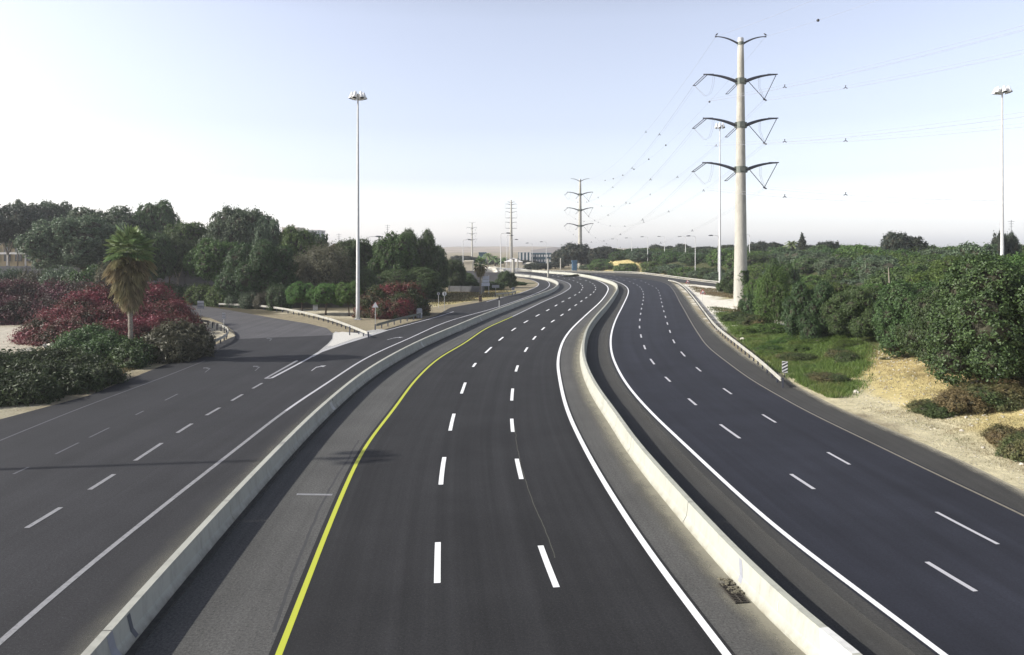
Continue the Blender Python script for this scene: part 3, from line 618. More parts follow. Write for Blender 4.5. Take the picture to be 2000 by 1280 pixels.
# ---------------------------------------------------------------- pylons
def arm_pts(sx, L, rise, n=9):
    return [Vector((sx * L * t, 0, rise * (1 - (1 - t) ** 2.0) )) for t in [i / (n - 1) for i in range(n)]]
TH = 45.4
def make_pylon():
    t = thing('power_pylon', 'tall concrete power pylon with four pairs of curved arms, the nearest one beside the lanes', 'pylon', group='power pylons beside the motorway')
    b = MB(); n_ = 24; zs = [0, .3, 2, 6, 12, 18, 24, 30, 36, 42, TH - .6]; rr = [1.28, 1.2, 1.16, 1.08, .97, .88, .80, .72, .64, .55, .47]
    b.tube([(0, 0, z) for z in zs], rr, n_); b.obj('pole', M['pylon'], t, smooth=True)
    b = MB(); b.tube([(0, 0, TH - .6), (0, 0, TH)], [.5, .5], 16); b.obj('cap', M['metal'], t)
    b = MB(); b.tube([(0, 0, TH - 1.2), (0, 0, TH - .7)], [.53, .53], 16); b.obj('collar', M['collar'], t)
    for sx in (-1, 1):
        p = [Vector((sx * .5, 0, TH - .9)) + q_ for q_ in arm_pts(sx, 3.7, 1.15)]
        b = MB(); b.tube(p, [.17 - .10 * i / 8 for i in range(9)], 8); b.obj('arm', M['metal_dark'], t, smooth=True)
        b = MB(); b.box(p[-1], (.25, .2, .22)); b.obj('wire_clamp', M['metal_dark'], t)
    for lev, z in enumerate((38.1, 30.7, 23.2)):
        r = np.interp(z, zs, rr)
        b = MB(); b.tube([(0, 0, z - .55), (0, 0, z + .55)], [r + .06] * 2, 20, True); b.box((0, -r - .12, z), (.8, .14, .75)); b.box((-r - .1, 0, z), (.35, .5, 1.0)); b.box((r + .1, 0, z), (.35, .5, 1.0)); b.obj('collar', M['collar'], t)
        for sx in (-1, 1):
            p = [Vector((sx * r, 0, z - .1)) + q_ for q_ in arm_pts(sx, 5.4, 1.25)]
            b = MB(); b.tube(p, [.30 - .19 * i / 8 for i in range(9)], 8); b.obj('arm', M['metal_dark'], t, smooth=True)
            tip = p[-1]; b = MB(); b.box(tip + Vector((-sx * .6, .05, .05)), (1.7, .2, .16)); b.obj('arm_tip', M['metal_dark'], t)
            if sx > 0:
                low = Vector((4.0, 0, z - 3.0))
                for pa, pb_ in ((p[1] + Vector((0, 0, -.2)), low), (tip, low)):
                    b = MB(); d_ = pb_ - pa
                    b.tube([pa + d_ * (i / 24) for i in range(25)], [.045 if i % 2 else .075 for i in range(25)], 6, False); b.obj('insulator_string', M['metal_dark'], t)
                b = MB(); b.box(low + Vector((.1, 0, -.1)), (.6, .3, .18), Matrix.Rotation(.5, 3, 'Y')); b.obj('wire_clamp', M['metal_dark'], t)
                b = MB()
                for dx in (0, .25): b.tube([p[4] + Vector((dx - .3, 0, 0)), p[4] + Vector((dx - .1, .6, -1.7)), low + Vector((dx, .3, -.15))], .02, 4)
                b.obj('jumper_wire', M['wire'], t)
            else:
                e0 = tip + Vector((.1, 0, -.1)); e1 = tip + Vector((-1.05, 3.0, -1.2)); b = MB()
                for dx in (-.22, .22):
                    pa = e0 + Vector((dx, 0, 0)); pb_ = e1 + Vector((dx, 0, 0)); b.tube([pa + (pb_ - pa) * (i / 14) for i in range(15)], [.05 if i % 2 else .09 for i in range(15)], 6, False)
                b.tube([e1 + Vector((-.28, 0, 0)), e1 + Vector((.28, 0, 0))], .07, 6); b.obj('insulator_string', M['metal_dark'], t)
                b = MB(); c0 = Vector((-r - .2, 0, z - .6)); c1 = c0 + Vector((-.9, 2.0, -1.1))
                for dx in (-.2, .2): b.tube([c0 + Vector((dx, 0, 0)), c1 + Vector((dx, 0, 0))], [.06, .06], 6)
                b.tube([c1 + Vector((-.25, 0, 0)), c1 + Vector((.25, 0, 0))], .06, 6); b.obj('insulator_string', M['metal_dark'], t)
                b = MB()
                for dx in (0, .3): b.tube([p[6] + Vector((dx, 0, 0)), p[6] + Vector((dx - .1, .2, -1.6)), p[6] + Vector((dx - .5, .4, -3.0)), p[6] + Vector((dx - 1.3, .5, -3.5)), e1], .018, 4)
                b.obj('jumper_wire', M['wire'], t)
    return t
TX, TY = 38.6, 121.0
py1 = make_pylon(); py1.location = (TX, TY, 0)
T2 = (32.3, 340.0)
py2 = copy_tree(py1, (T2[0], T2[1], -3.2), label='second nearest concrete pylon with curved arms, rising behind the far bend')
py4 = copy_tree(py1, ((922 - 1000) * 640 / F, 640, 0), label='farthest small concrete pylon with curved arms above the little palm', scale=(.72, .72, .70))
# third pylon: slender pole with six cross arms and square wire frames
t3 = thing('power_pylon', 'slender pale pylon with many thin cross arms in square frames, behind the bend', 'pylon', ((998.3 - 1000) * 520 / F, 520, 0), group='power pylons beside the motorway')
b = MB(); b.tube([(0, 0, 0), (0, 0, 20), (0, 0, 44)], [1.5, 1.0, .5], 12); b.obj('pole', M['pylon'], t3, smooth=True)
for k, z in enumerate((42.6, 41.2, 38.0, 35.6, 31.0, 28.0, 23.5)):
    L = 2.8 if k == 0 else 4.2
    for sx in (-1, 1):
        b = MB(); b.tube([(0, 0, z - (.9 if k % 2 == 1 or k == 0 else 0)), (sx * L * .5, 0, z - .2 * (k % 2)), (sx * L, 0, z)], [.22, .16, .1], 6); b.obj('arm', M['metal_dark'], t3)
b = MB()
for (za, zb) in ((41.2, 38.0), (35.6, 31.0), (28.0, 23.5)):
    for sx in (-1, 1): b.tube([(sx * 4.2, 0, za), (sx * 4.2, 0, zb)], .06, 4)
b.obj('hanging_wire', M['wire'], t3)

# wires: each bundle is a thing with conductors and spacers
def sag_pt(A, B, s, t):
    p = A.lerp(B, t); p.z -= 4 * s * t * (1 - t); return p
sp = MB()
for an in (90, 210, 330): sp.tube([(0, 0, 0), (.30 * math.cos(math.radians(an)), 0, .30 * math.sin(math.radians(an)))], [.05, .07], 5)
SP = sp.mesh('spacer', M['metal_dark'])
bb = MB(); bb.tube([(0, 0, -.22), (0, 0, -.15), (0, 0, 0), (0, 0, .15), (0, 0, .22)], [.04, .17, .23, .17, .04], 10); BALL = bb.mesh('marker_ball', M['black'], True)
def cable(A, B, s, label, nc=3, spac=(), balls=(), r=.0135, tmax=1.0):
    t = thing('power_cable', label, 'power cable', group='power cables strung between the pylons')
    offs = [(0, .25), (-.22, -.13), (.22, -.13)] if nc == 3 else [(0, 0)]
    for ox, oz in offs:
        b = MB(); b.tube([sag_pt(A, B, s, i / 40 * tmax) + Vector((ox, 0, oz)) for i in range(41)], r, 4, False); b.obj('conductor', M['wire'], t)
    for k in spac: ob('spacer', SP, t, sag_pt(A, B, s, k), random.Random(k * 99).uniform(-.3, .3))
    for k in balls: ob('marker_ball', BALL, t, sag_pt(A, B, s, k))
NEXT = Vector((43.4, -241, 2))
side_n = {-1: 'left', 1: 'right'}
lev_n = ['upper', 'middle', 'lower']
for sx in (-1, 1):
    gtip = Vector((TX + sx * 4.2, TY, TH + .25)); gt2 = Vector((T2[0] + sx * 4.2, T2[1], TH - 3))
    cable(gtip, gt2, 8.7, f'thin earth wire with small marker balls from the {side_n[sx]} top arm to the second pylon', 1, balls=(.142, .316, .41, .51, .60, .69, .78) if sx > 0 else (), spac=() if sx > 0 else (.25,))
    cable(gtip, gtip + NEXT, 8.7, f'thin earth wire running overhead from the {side_n[sx]} top arm', 1, balls=(.0606,) if sx > 0 else (), tmax=.55)
    for lv, z in enumerate((38.1, 30.7, 23.2)):
        if sx > 0: st = Vector((TX + 4.1, TY, z - 3.1)); st2 = Vector((T2[0] + 4.1, T2[1], z - 6.3))
        else: st = Vector((TX - 5.8, TY, z - 3.3)); st2 = Vector((T2[0] - 5.5, T2[1], z - 5.0))
        cable(st, st + NEXT, 8.7, f'bundle of three wires overhead from the {lev_n[lv]} {side_n[sx]} arm of the near pylon', 3, spac=(.0875, .3) if sx > 0 else (.098, .3), tmax=.55)
        s0 = st if sx > 0 else Vector((TX - 7.2, TY + 3.0, z - .2))
        cable(s0, st2, 8.7, f'bundle of three wires from the {lev_n[lv]} {side_n[sx]} arm to the second pylon', 3, spac=tuple(np.arange(.12 + .04 * lv, .95, .14)), r=.010)

# birds on the top arm
def bird(loc, label, rz):
    t = thing('bird', label, 'bird', loc, rz, 'dark birds perched on the near pylon')
    b = MB(); b.tube([(-.32, 0, .04), (-.18, 0, .12), (0, 0, .22), (.10, 0, .33), (.15, 0, .41), (.21, 0, .41), (.30, 0, .39)], [.02, .06, .12, .10, .065, .055, .008], 8); b.obj('body', M['black'], t, smooth=True)
    b = MB(); b.tube([(0, .04, .14), (0, .05, 0)], .012, 4); b.tube([(0, -.04, .14), (0, -.05, 0)], .012, 4); b.obj('leg', M['metal_dark'], t)
bird((TX - 4.05, TY, TH + .38), 'dark bird perched on the tip of the left top arm of the near pylon', .4)
bird((TX + 4.15, TY, TH + .38), 'dark bird perched on the tip of the right top arm of the near pylon', 2.6)

# ---------------------------------------------------------------- high masts
def make_mast():
    H_ = 31.0; t = thing('floodlight_mast', '', 'light mast', group='high floodlight masts beside the motorway')
    b = MB(); b.tube([(0, 0, 0), (0, 0, 1.6), (0, 0, 1.65), (0, 0, H_)], [.30, .28, .27, .11], 12); b.obj('pole', M['pole_white'], t, smooth=True)
    b = MB(); b.box((0, 0, .06), (.9, .9, .12)); b.obj('base_plate', M['metal'], t)
    b = MB(); b.tube([(0, 0, H_ - .3), (0, 0, H_)], [.16, .16], 12); b.tube([(math.cos(x) * .62, math.sin(x) * .62, H_ + .35) for x in [i * math.pi / 8 for i in range(17)]], .05, 6)
    for i in range(4): b.tube([(0, 0, H_ - .05), (math.cos(i * math.pi / 2) * .62, math.sin(i * math.pi / 2) * .62, H_ + .35)], .04, 5)
    b.tube([(0, 0, H_), (0, 0, H_ + .55)], [.12, .22], 10); b.obj('ring', M['metal'], t)
    fb = MB(); fb.tube([(.66, 0, H_ + .75), (.74, 0, H_ + .68), (.86, 0, H_ + .2), (.98, 0, H_ - .16)], [.10, .20, .26, .36], 12); fm = fb.mesh('floodlight', M['white_sign'], True)
    for i in range(6): ob('floodlight', fm, t, (0, 0, 0), i * math.pi / 3 + .25)
    lb = MB(); lb.tube([(.975, 0, H_ - .13), (.985, 0, H_ - .175)], [.30, .30], 12); lm = lb.mesh('lens', M['black'])
    for c in [o for o in t.children if o.name.startswith('floodlight')]: ob('lens', lm, c)
    return t
ms = make_mast(); ms.location = (*g(699, 624.5), 0); ms['label'] = 'high floodlight mast on the pale traffic island in front of the trees'
copy_tree(ms, (*g(1406, 569), 0), scale=(1, 1, 1.21), label='high floodlight mast standing just beside the near concrete pylon')
x_, y_ = g(1960, 618); copy_tree(ms, (x_ - .2, y_, hz(x_, y_)), label='high floodlight mast rising out of the big dark bushes', scale=(1, 1, .985))
copy_tree(ms, (-55.2, 29.0, 0), label='high floodlight mast whose long shadow crosses the yellow line', scale=(1, 1, .93))

# ---------------------------------------------------------------- street lamps
def make_lamp():
    t = thing('street_lamp', '', 'street lamp', group='single arm street lamps along the roads')
    b = MB(); b.tube([(0, 0, 0), (0, 0, 1.2), (0, 0, 13.2)], [.16, .13, .085], 8); b.obj('pole', M['pole_white'], t, smooth=True)
    b = MB(); b.tube([(0, 0, 13.1), (-.15, 0, 13.5), (-.6, 0, 13.6), (-1.6, 0, 13.62)], [.08, .07, .06, .05], 8); b.obj('arm', M['pole_white'], t, smooth=True)
    b = MB(); b.tube([(-1.4, 0, 13.63), (-1.7, 0, 13.66), (-2.3, 0, 13.62), (-2.7, 0, 13.6)], [.08, .17, .17, .06], 8); b.obj('lamp_head', M['metal_dark'], t, smooth=True)
    return t
lp = make_lamp(); ordn = ['farthest', 'second farthest', 'third farthest', 'fourth farthest', 'fifth farthest', 'sixth farthest', 'seventh farthest', 'nearest']
lamps = [(1206, 527, 467), (1233.8, 529, 465), (1265, 532, 462.7), (1298, 531.5, 462), (1339, 534.8, 462), (1358, 544, 461), (1403, 549, 460), (1464, 545, 458.6)]
for i, (px, by, ty) in enumerate(lamps):
    x_, y_ = g(px, by); z_ = max(0, hz(x_, y_)); h_ = CH + (YH - ty) * y_ / F - z_
    lb_ = f'{ordn[i]} street lamp of the row along the slip road guard rail'
    o = lp if i == 0 else copy_tree(lp)
    o.location = (x_, y_, z_); o.scale = (1.1, 1.1, h_ / 13.65); o['label'] = lb_
for px, by, ty, sx, lb_ in [(904.5, 542, 468.5, -1, 'street lamp with its arm out to the road, beside the little palm'), (978, 551, 455.5, -1, 'tall street lamp directly behind the leafy bush by the access road bend'), (990, 526, 460, -1, 'street lamp close beside the slender framed pylon'), (1067, 526, 472.5, 1, 'street lamp in front of the dark teal warehouse'), (1039.5, 526.5, 475, 1, 'faint street lamp in front of the white columned building'), (719, 575, 462, -1, 'lone street lamp standing among the trees behind the floodlight mast'), (998, 531, 468, -1, 'street lamp whose head shows just past the slender framed pylon')]:
    x_, y_ = g(px, by); h_ = CH + (YH - ty) * y_ / F
    copy_tree(lp, (x_, y_, 0), 0 if sx > 0 else math.pi, (1.1 , 1.1, h_ / 13.65), lb_)

# concrete posts
for px, ty, by, w_, lb_ in [(1070.5, 504.5, 542, .42, 'thick pale concrete post standing on the barrier at the bend'), (1095, 504, 527, .42, 'pale concrete post before the dark trees, left of the second pylon'), (1002.5, 506, 543, .75, 'thickest concrete post, at the inner edge of the access road bend'), (1011, 504.5, 527.5, .6, 'short concrete post beside the white tent roof')]:
    x_, y_ = g(px, by); h_ = CH + (YH - ty) * y_ / F
    t = thing('concrete_post', lb_, 'post', (x_, y_, 0), .3)
    b = MB(); b.tube([(0, 0, 0), (0, 0, h_ * .98)], [w_ * .75, w_ * .6], 10); b.obj('shaft', M['pylon'], t)
    b = MB(); b.box((-.0, 0, h_ * .98 + .1), (w_ * 1.3, w_ * 1.3, .2)); b.obj('cap', M['metal_dark'], t)

# ---------------------------------------------------------------- signs
def pole_sign(px, by, ty, kind, label, mat_face, mat_back=None, facing=0.0, w=None, cat='road sign'):
    x_, y_ = g(px, by); h_ = CH + (YH - ty) * y_ / F; t = thing('road_sign', label, cat, (x_, y_, 0), facing)
    b = MB(); b.tube([(0, .03, 0), (0, .03, h_ - .05)], .035, 8); b.obj('post', M['metal'], t)
    if kind == 'tri':
        s_ = w or .95; hh = s_ * .87; z0 = h_ - hh
        def tri(k, yy, mt, nm):
            c = Vector((0, 0, z0 + hh / 3)); v_ = [Vector((-s_ / 2, 0, z0)), Vector((s_ / 2, 0, z0)), Vector((0, 0, z0 + hh))]; v_ = [c + (p - c) * k for p in v_]
            b = MB(); b.add([(p.x, yy, p.z) for p in v_] + [(p.x, yy - .02, p.z) for p in v_], [(0, 1, 2), (5, 4, 3), (0, 3, 4, 1), (1, 4, 5, 2), (2, 5, 3, 0)]); return b.obj(nm, mt, t)
        tri(1, 0, M['red'] if mat_back is None else mat_back, 'panel'); 
        if mat_back is None:
            tri(.70, -.023, M['white_sign'], 'face')
            b = MB()
            for sx in (-1, 1):
                b.tube([(sx * s_ * .12 - .09, -.05, z0 + .2), (sx * s_ * .12 - .03, -.05, z0 + .25), (sx * s_ * .12 + .03, -.05, z0 + .25), (sx * s_ * .12 + .09, -.05, z0 + .2)], [.01, .05, .05, .01], 6)
            b.box((0, -.05, z0 + .17), (s_ * .5, .02, .06)); b.obj('symbol', M['black'], t)
    elif kind == 'disc':
        r_ = (w or .7) / 2; b = MB(); b.tube([(0, 0, h_ - r_), (0, -.02, h_ - r_)], [r_, r_], 24); b.obj('panel', mat_face, t)
        b = MB(); b.box((0, -.04, h_ - r_), (.09, .03, r_ * 1.5)); b.obj('bracket', M['black'], t)
    else:
        w_, hh = w; b = MB(); b.box((0, 0, h_ - hh / 2), (w_, .03, hh)); b.obj('panel', mat_face, t)
        b = MB(); b.box((0, -.03, h_ - hh * .3), (w_ * .9, .03, .04)); b.box((0, -.03, h_ - hh * .7), (w_ * .9, .03, .04)); b.obj('bracket', M['metal_dark'], t)
    return t
pole_sign(1372.5, 597, 565, 'tri', 'nearer red bordered triangular warning sign on the white sand', M['white_sign'], w=1.0)
pole_sign(1343, 562, 546.5, 'tri', 'small red bordered triangular warning sign farther up the white sand strip', M['white_sign'], w=1.0)
pole_sign(733, 641, 590, 'tri', 'triangular sign seen from the back at the start of the short guard rail', M['grey_sign'], mat_back=simple('pale_sign_back', (.55, .56, .58), .4, .2), w=.8)
pole_sign(868, 608, 570, 'disc', 'round sign seen from the back on the verge of the access road', simple('round_sign_back', (.62, .63, .62), .4, .2), w=.68)
pole_sign(856.5, 602, 571, 'disc', 'faint small round sign just behind the bigger round sign', M['grey_sign'], w=.5)
pole_sign(392, 637, 588, 'board', 'grey sign board on a post behind the island guard rail', M['grey_sign'], w=(.85, 1.0))
pole_sign(437, 650, 611, 'board', 'narrow grey marker board at the nose of the island guard rail', M['grey_sign'], w=(.38, .75))
pole_sign(526, 602, 587, 'board', 'little white board on a post behind the curved guard rail', M['white_sign'], w=(.9, .55))
pole_sign(616, 611, 577, 'board', 'tall narrow grey board in front of the round bright green trees', M['grey_sign'], w=(.75, 2.3))
pole_sign(1002, 577, 561, 'disc', 'small round sign at the end of the little guard rail', M['grey_sign'], w=.7)
# big direction board
x_, y_ = g(948, 574); t = thing('direction_board', 'large pale direction board on two posts beside the little palm', 'road sign', (x_, y_, 0), .12)
for sx in (-.75, .75):
    b = MB(); b.box((sx, .08, 2.0), (.12, .12, 4.0)); b.obj('post', M['metal'], t)
mb_ = simple('pale_blue_board', (.55, .58, .68), .5, 0, .1)
for i, (z_, wd) in enumerate(((3.5, 1.7), (2.75, 1.7), (2.0, 1.9))):
    b = MB(); w2 = wd / 2; x0 = -w2 + .1
    pts = [(x0, z_ - .34), (w2, z_ - .34), (w2, z_ + .34), (x0, z_ + .34), (x0 - .25, z_)] if i == 2 else [(x0 + .1 * (2 - i), z_ - .34), (w2, z_ - .34), (w2, z_ + .34), (x0 + .1 * (2 - i), z_ + .34)]
    n_ = len(pts); b.add([(p[0], 0, p[1]) for p in pts] + [(p[0], .04, p[1]) for p in pts], [tuple(range(n_)), tuple(range(n_, 2 * n_))[::-1]] + [(j, n_ + j, n_ + (j + 1) % n_, (j + 1) % n_) for j in range(n_)]); b.obj('panel', mb_, t)
x_, y_ = g(968, 573); t = thing('blank_board', 'low blank pale board on one post right of the large direction board', 'road sign', (x_, y_, 0), .1)
b = MB(); b.box((0, 0, 1.5), (1.6, .04, .6)); b.obj('panel', M['grey_sign'], t); b = MB(); b.box((0, .06, .9), (.08, .08, 1.8)); b.obj('post', M['metal'], t)
# striped marker
x_, y_ = g(1533, 737); t = thing('striped_marker', 'black and white diagonally striped marker panel at the end of the guard rail', 'marker', (x_, y_, 0), -.1)
b = MB(); b.box((0, .04, .3), (.06, .05, .62)); b.obj('post', M['metal_dark'], t)
b = MB(); b.box((0, 0, .78), (.42, .03, .92)); b.obj('panel', M['white_sign'], t)
b = MB()
for k in range(-1, 4):
    z0 = .36 + k * .26; poly = [(-.21, z0 - .10), (.21, z0 + .13), (.21, z0 + .26), (-.21, z0 + .03)]
    poly = [(p[0], min(1.235, max(.325, p[1]))) for p in poly]
    if poly[0][1] == poly[3][1] and poly[1][1] == poly[2][1]: continue
    b.add([(p[0], -.019, p[1]) for p in poly], [(0, 1, 2, 3)])
b.obj('stripe', M['black'], t)
# bollards and delineators
x_, y_ = g(938, 589); t = thing('utility_box', 'brown box standing alone at the edge of the dry grass verge', 'utility box', (x_, y_, 0), .2); b = MB(); b.box((0, 0, .5), (.55, .4, 1.0)); b.obj('cabinet', M['brown'], t); b = MB(); b.box((0, 0, 1.03), (.62, .47, .06)); b.obj('lid', M['brown'], t)
x_, y_ = g(975, 601); t = thing('delineator', 'slim black topped roadside delineator post in front of the barrier', 'delineator', (x_, y_, 0)); b = MB(); b.box((0, 0, .6), (.2, .1, 1.2)); b.obj('post', M['pole_white'], t); b = MB(); b.box((0, 0, 1.55), (.22, .12, .7)); b.obj('cap', M['black'], t)
x_, y_ = g(819, 621); t = thing('crash_cushion', 'grey rounded buffer at the end of the short guard rail', 'crash cushion', (x_, y_, 0)); b = MB(); b.tube([(0, 0, 0), (0, 0, 1.2), (0, 0, 1.35)], [.42, .42, .3], 14); b.obj('drum', M['grey_sign'], t); b = MB(); b.tube([(0, 0, .5), (0, 0, .75)], [.44, .44], 14); b.obj('band', M['pole_white'], t)
x_, y_ = g(683, 655); t = thing('kerb_post', 'short dark post beside the end of the curved guard rail', 'post', (x_, y_, 0)); b = MB(); b.tube([(0, 0, 0), (0, 0, 1.0)], .07, 8); b.obj('shaft', M['metal_dark'], t); b = MB(); b.tube([(0, 0, 1.0), (0, 0, 1.08)], .09, 8); b.obj('cap', M['metal'], t)


# ---------------------------------------------------------------- foliage
def icosphere(sub_=2):
    bm = bmesh.new(); bmesh.ops.create_icosphere(bm, subdivisions=sub_, radius=1.0)
    v = np.array([p.co[:] for p in bm.verts]); f = np.array([[q.index for q in x.verts] for x in bm.faces]); bm.free(); return v, f
ICO = icosphere(2)
def rdir(rs, n):
    v = rs.randn(n, 3); return v / (np.linalg.norm(v, axis=1)[:, None] + 1e-9)
def foliage(name, lobes, mat, leaf=.05, nleaf=9000, clump=.16, per=24, seed=0, zmin=0.0, core=.74, spread=1.0, elong=1.5, droop=.0, up=.35, stray=.06):
    """leaf sized faces in clumps over the outside of a set of overlapping lobes (cx,cy,cz,rx,ry,rz)"""
    rs = np.random.RandomState(seed); L = np.array(lobes, float); nc = max(4, nleaf // per)
    area = (L[:, 3] * L[:, 4] + L[:, 3] * L[:, 5] + L[:, 4] * L[:, 5]); pr = area / area.sum()
    cc = []; cn = []
    for _ in range(12):
        k = rs.choice(len(L), nc * 2, p=pr); d = rdir(rs, nc * 2); p = L[k, :3] + d * L[k, 3:] * rs.uniform(.80, 1.04, (nc * 2, 1))
        nr = d / L[k, 3:]; nr /= np.linalg.norm(nr, axis=1)[:, None]; ok = p[:, 2] > zmin
        for j in range(len(L)):
            ins = (((p - L[j, :3]) / (L[j, 3:] * .86)) ** 2).sum(1) < 1; ok &= ~(ins & (k != j))
        cc.append(p[ok]); cn.append(nr[ok])
        if sum(len(x) for x in cc) >= nc: break
    cc = np.vstack(cc)[:nc]; cn = np.vstack(cn)[:nc]; nc = len(cc)
    cr = clump * rs.uniform(.5, 1.25, nc); k = np.repeat(np.arange(nc), per); n = len(k)
    d = rdir(rs, n); dot = (d * cn[k]).sum(1); d = np.where((dot < -.25)[:, None], d - 2 * dot[:, None] * cn[k], d)
    sq = rs.uniform(.45, 1.05, (n, 1)); p = cc[k] + d * cr[k][:, None] * sq * np.array([spread, spread, 1 / max(spread, .7)]); 
    st = rs.rand(n) < stray; p[st] += cn[k][st] * (cr[k][st] * rs.uniform(.4, 1.3, st.sum()))[:, None]
    p[:, 2] -= droop * rs.rand(n) * cr[k]; p[:, 2] = np.maximum(p[:, 2], zmin + leaf * .2)
    nrm = d * .9 + cn[k] * .35 + rs.randn(n, 3) * .45 + np.array([0, 0, up]); nrm /= np.linalg.norm(nrm, axis=1)[:, None]
    t = np.cross(nrm, rs.randn(n, 3)); t[:, 2] -= droop; t -= (t * nrm).sum(1)[:, None] * nrm; t /= np.linalg.norm(t, axis=1)[:, None] + 1e-9
    s_ = np.cross(nrm, t); sz = leaf * rs.uniform(.6, 1.35, (n, 1)); l = t * sz * elong * .5; w = s_ * sz * .5; fold = nrm * sz * .14
    V = np.stack([p - l, p + w + fold - l * .1, p + l - fold * .7, p - w + fold - l * .1], 1).reshape(-1, 3)
    q = np.arange(n) * 4; Fl = np.concatenate([np.stack([q, q + 1, q + 2], 1), np.stack([q, q + 2, q + 3], 1)])
    if core:                                                                     # solid twig core closing the crown, crown shade put into its dark colour
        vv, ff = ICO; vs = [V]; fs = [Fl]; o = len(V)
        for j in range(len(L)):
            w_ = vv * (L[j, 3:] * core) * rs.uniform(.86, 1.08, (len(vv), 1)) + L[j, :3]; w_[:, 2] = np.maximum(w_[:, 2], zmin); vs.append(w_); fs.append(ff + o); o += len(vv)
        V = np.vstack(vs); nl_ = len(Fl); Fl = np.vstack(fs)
        return mesh_np(name, V, Fl, mats=[mat, M['shade_core']], mi=(np.arange(len(Fl)) >= nl_).astype(int))
    return mesh_np(name, V, Fl, mat)
def dome_lobes(seed, n=10, base=.0, top=1.0, wide=1.0, r=(.30, .46), flat_=1.0):
    rs = random.Random(seed); L = [(0, 0, (base + top) / 2, .62 * wide, .62 * wide, (top - base) * .42)]
    for i in range(n):
        an = i * 2.4 + rs.uniform(-.4, .4); u = (i + .5) / n; hz_ = base + (top - base) * (.16 + .68 * u); rad = wide * .66 * math.sqrt(max(.05, 1 - (abs(u - .30) / .78) ** 2.2)) * rs.uniform(.80, 1.05)
        q = rs.uniform(*r); L.append((rad * math.cos(an), rad * math.sin(an), min(hz_, top - q * .8 * flat_), q, q * rs.uniform(.85, 1.1), min(q * flat_ * rs.uniform(.75, 1.0), (top - base) * .45)))
    return L
def trunk_mesh(name, mat, seed, h=.5, r=.045, limbs=5, reach=.5, ztop=.7, lean=.05):
    rs = random.Random(seed); b = MB(); lx, ly = rs.uniform(-lean, lean), rs.uniform(-lean, lean)
    pts = [(0, 0, -.03), (lx * .3, ly * .3, h * .4), (lx, ly, h)]; b.tube(pts, [r * 1.35, r, r * .72], 8)
    for i in range(limbs):
        an = i * 6.283 / limbs + rs.uniform(-.4, .4); q = rs.uniform(.6, 1.0) * reach
        b.tube([(lx, ly, h * .9), (lx + q * .45 * math.cos(an), ly + q * .45 * math.sin(an), h + (ztop - h) * .45), (lx + q * math.cos(an), ly + q * math.sin(an), ztop)], [r * .55, r * .38, r * .15], 6)
    return b.mesh(name, mat, True)

P_ = {}; ASP = {}
def zs_(L, k): return [(a_, b_, c_ * k, d_, e_, f_ * k) for a_, b_, c_, d_, e_, f_ in L]
def proto(key, lobes, asp, *a_, **k_):
    P_[key] = foliage('foliage', zs_(lobes, asp), *a_, **k_); ASP[key[0]] = asp
for i in range(4):   # big glossy leaved bushes close to the lanes
    proto(('bush', i), [(0, 0, .46, .50, .50, .36)] + dome_lobes(10 + i, 27, .0, 1.0, 1.12, (.17, .29), .62)[1:], 1.6, M['leaf_dark'], leaf=.0205, nleaf=82000, clump=.062, per=20, seed=i, zmin=.005, core=.72, elong=1.6, up=.5, stray=.10)
for i in range(4):   # broad round trees
    proto(('tree', i), dome_lobes(30 + i, 26, .34, 1.0, 1.10, (.16, .28), .55), 1.7, M['leaf_mid'], leaf=.026, nleaf=36000, clump=.065, per=20, seed=20 + i, zmin=.45, core=.68, elong=1.8, up=.3, stray=.12)
    P_['trunk', i] = trunk_mesh('trunk', M['bark'], i, .6, .04, 6, .5, 1.1)
for i in range(2):   # umbrella pines on bare forked trunks
    L = [(0, 0, .76, .8, .8, .19)] + [(.58 * math.cos(a_) * (1 if j % 2 else .55), .58 * math.sin(a_) * (1 if j % 2 else .55), .74 + .09 * math.sin(j * 2.1), .34, .34, .14) for j, a_ in enumerate([k * .7 + i for k in range(9)])]
    proto(('pine', i), L, 1.6, M['leaf_grey'], leaf=.030, nleaf=20000, clump=.085, per=24, seed=40 + i, zmin=.7, core=.78, elong=2.2)
    P_['pinetrunk', i] = trunk_mesh('trunk', M['bark_pale'], 9 + i, .55, .022, 7, .42, 1.18, .12)
for i in range(2):   # loose sprays
    proto(('loose', i), dome_lobes(50 + i, 16, .05, 1.0, .9, (.18, .30), .7), 2.6, M['leaf_bright'], leaf=.040, nleaf=15000, clump=.17, per=16, seed=50 + i, zmin=.01, core=.45, elong=1.7, droop=.25, stray=.35)
for i in range(2):
    proto(('twiggy', i), dome_lobes(55 + i, 16, .15, 1.0, .9, (.20, .32), .6), 1.7, M['leaf_olive'], leaf=.026, nleaf=17000, clump=.15, per=16, seed=55 + i, zmin=.05, core=.5, elong=1.8, stray=.4)
for i in range(4):   # low scrub on the hillside
    proto(('scrub', i), dome_lobes(60 + i, 15, -.05, 1.0, 1.1, (.22, .40), .9), .9, M['leaf_mid'], leaf=.050, nleaf=10000, clump=.13, per=18, seed=60 + i, zmin=-.2, core=.78, elong=1.5)
for i in range(3):   # distant round trees on the skyline
    proto(('far', i), dome_lobes(70 + i, 16, .20, 1.0, 1.0, (.22, .36), .6), 1.5, M['leaf_blackish'], leaf=.055, nleaf=7500, clump=.12, per=16, seed=70 + i, zmin=.05, core=.76)
for i in range(3):   # low fine leaved roadside shrubs
    proto(('low', i), dome_lobes(80 + i, 18, -.05, 1.0, 1.05, (.20, .34), .9), .8, M['leaf_olive'], leaf=.032, nleaf=15000, clump=.11, per=18, seed=80 + i, zmin=-.05, core=.76, elong=2.6, stray=.3, up=.6)

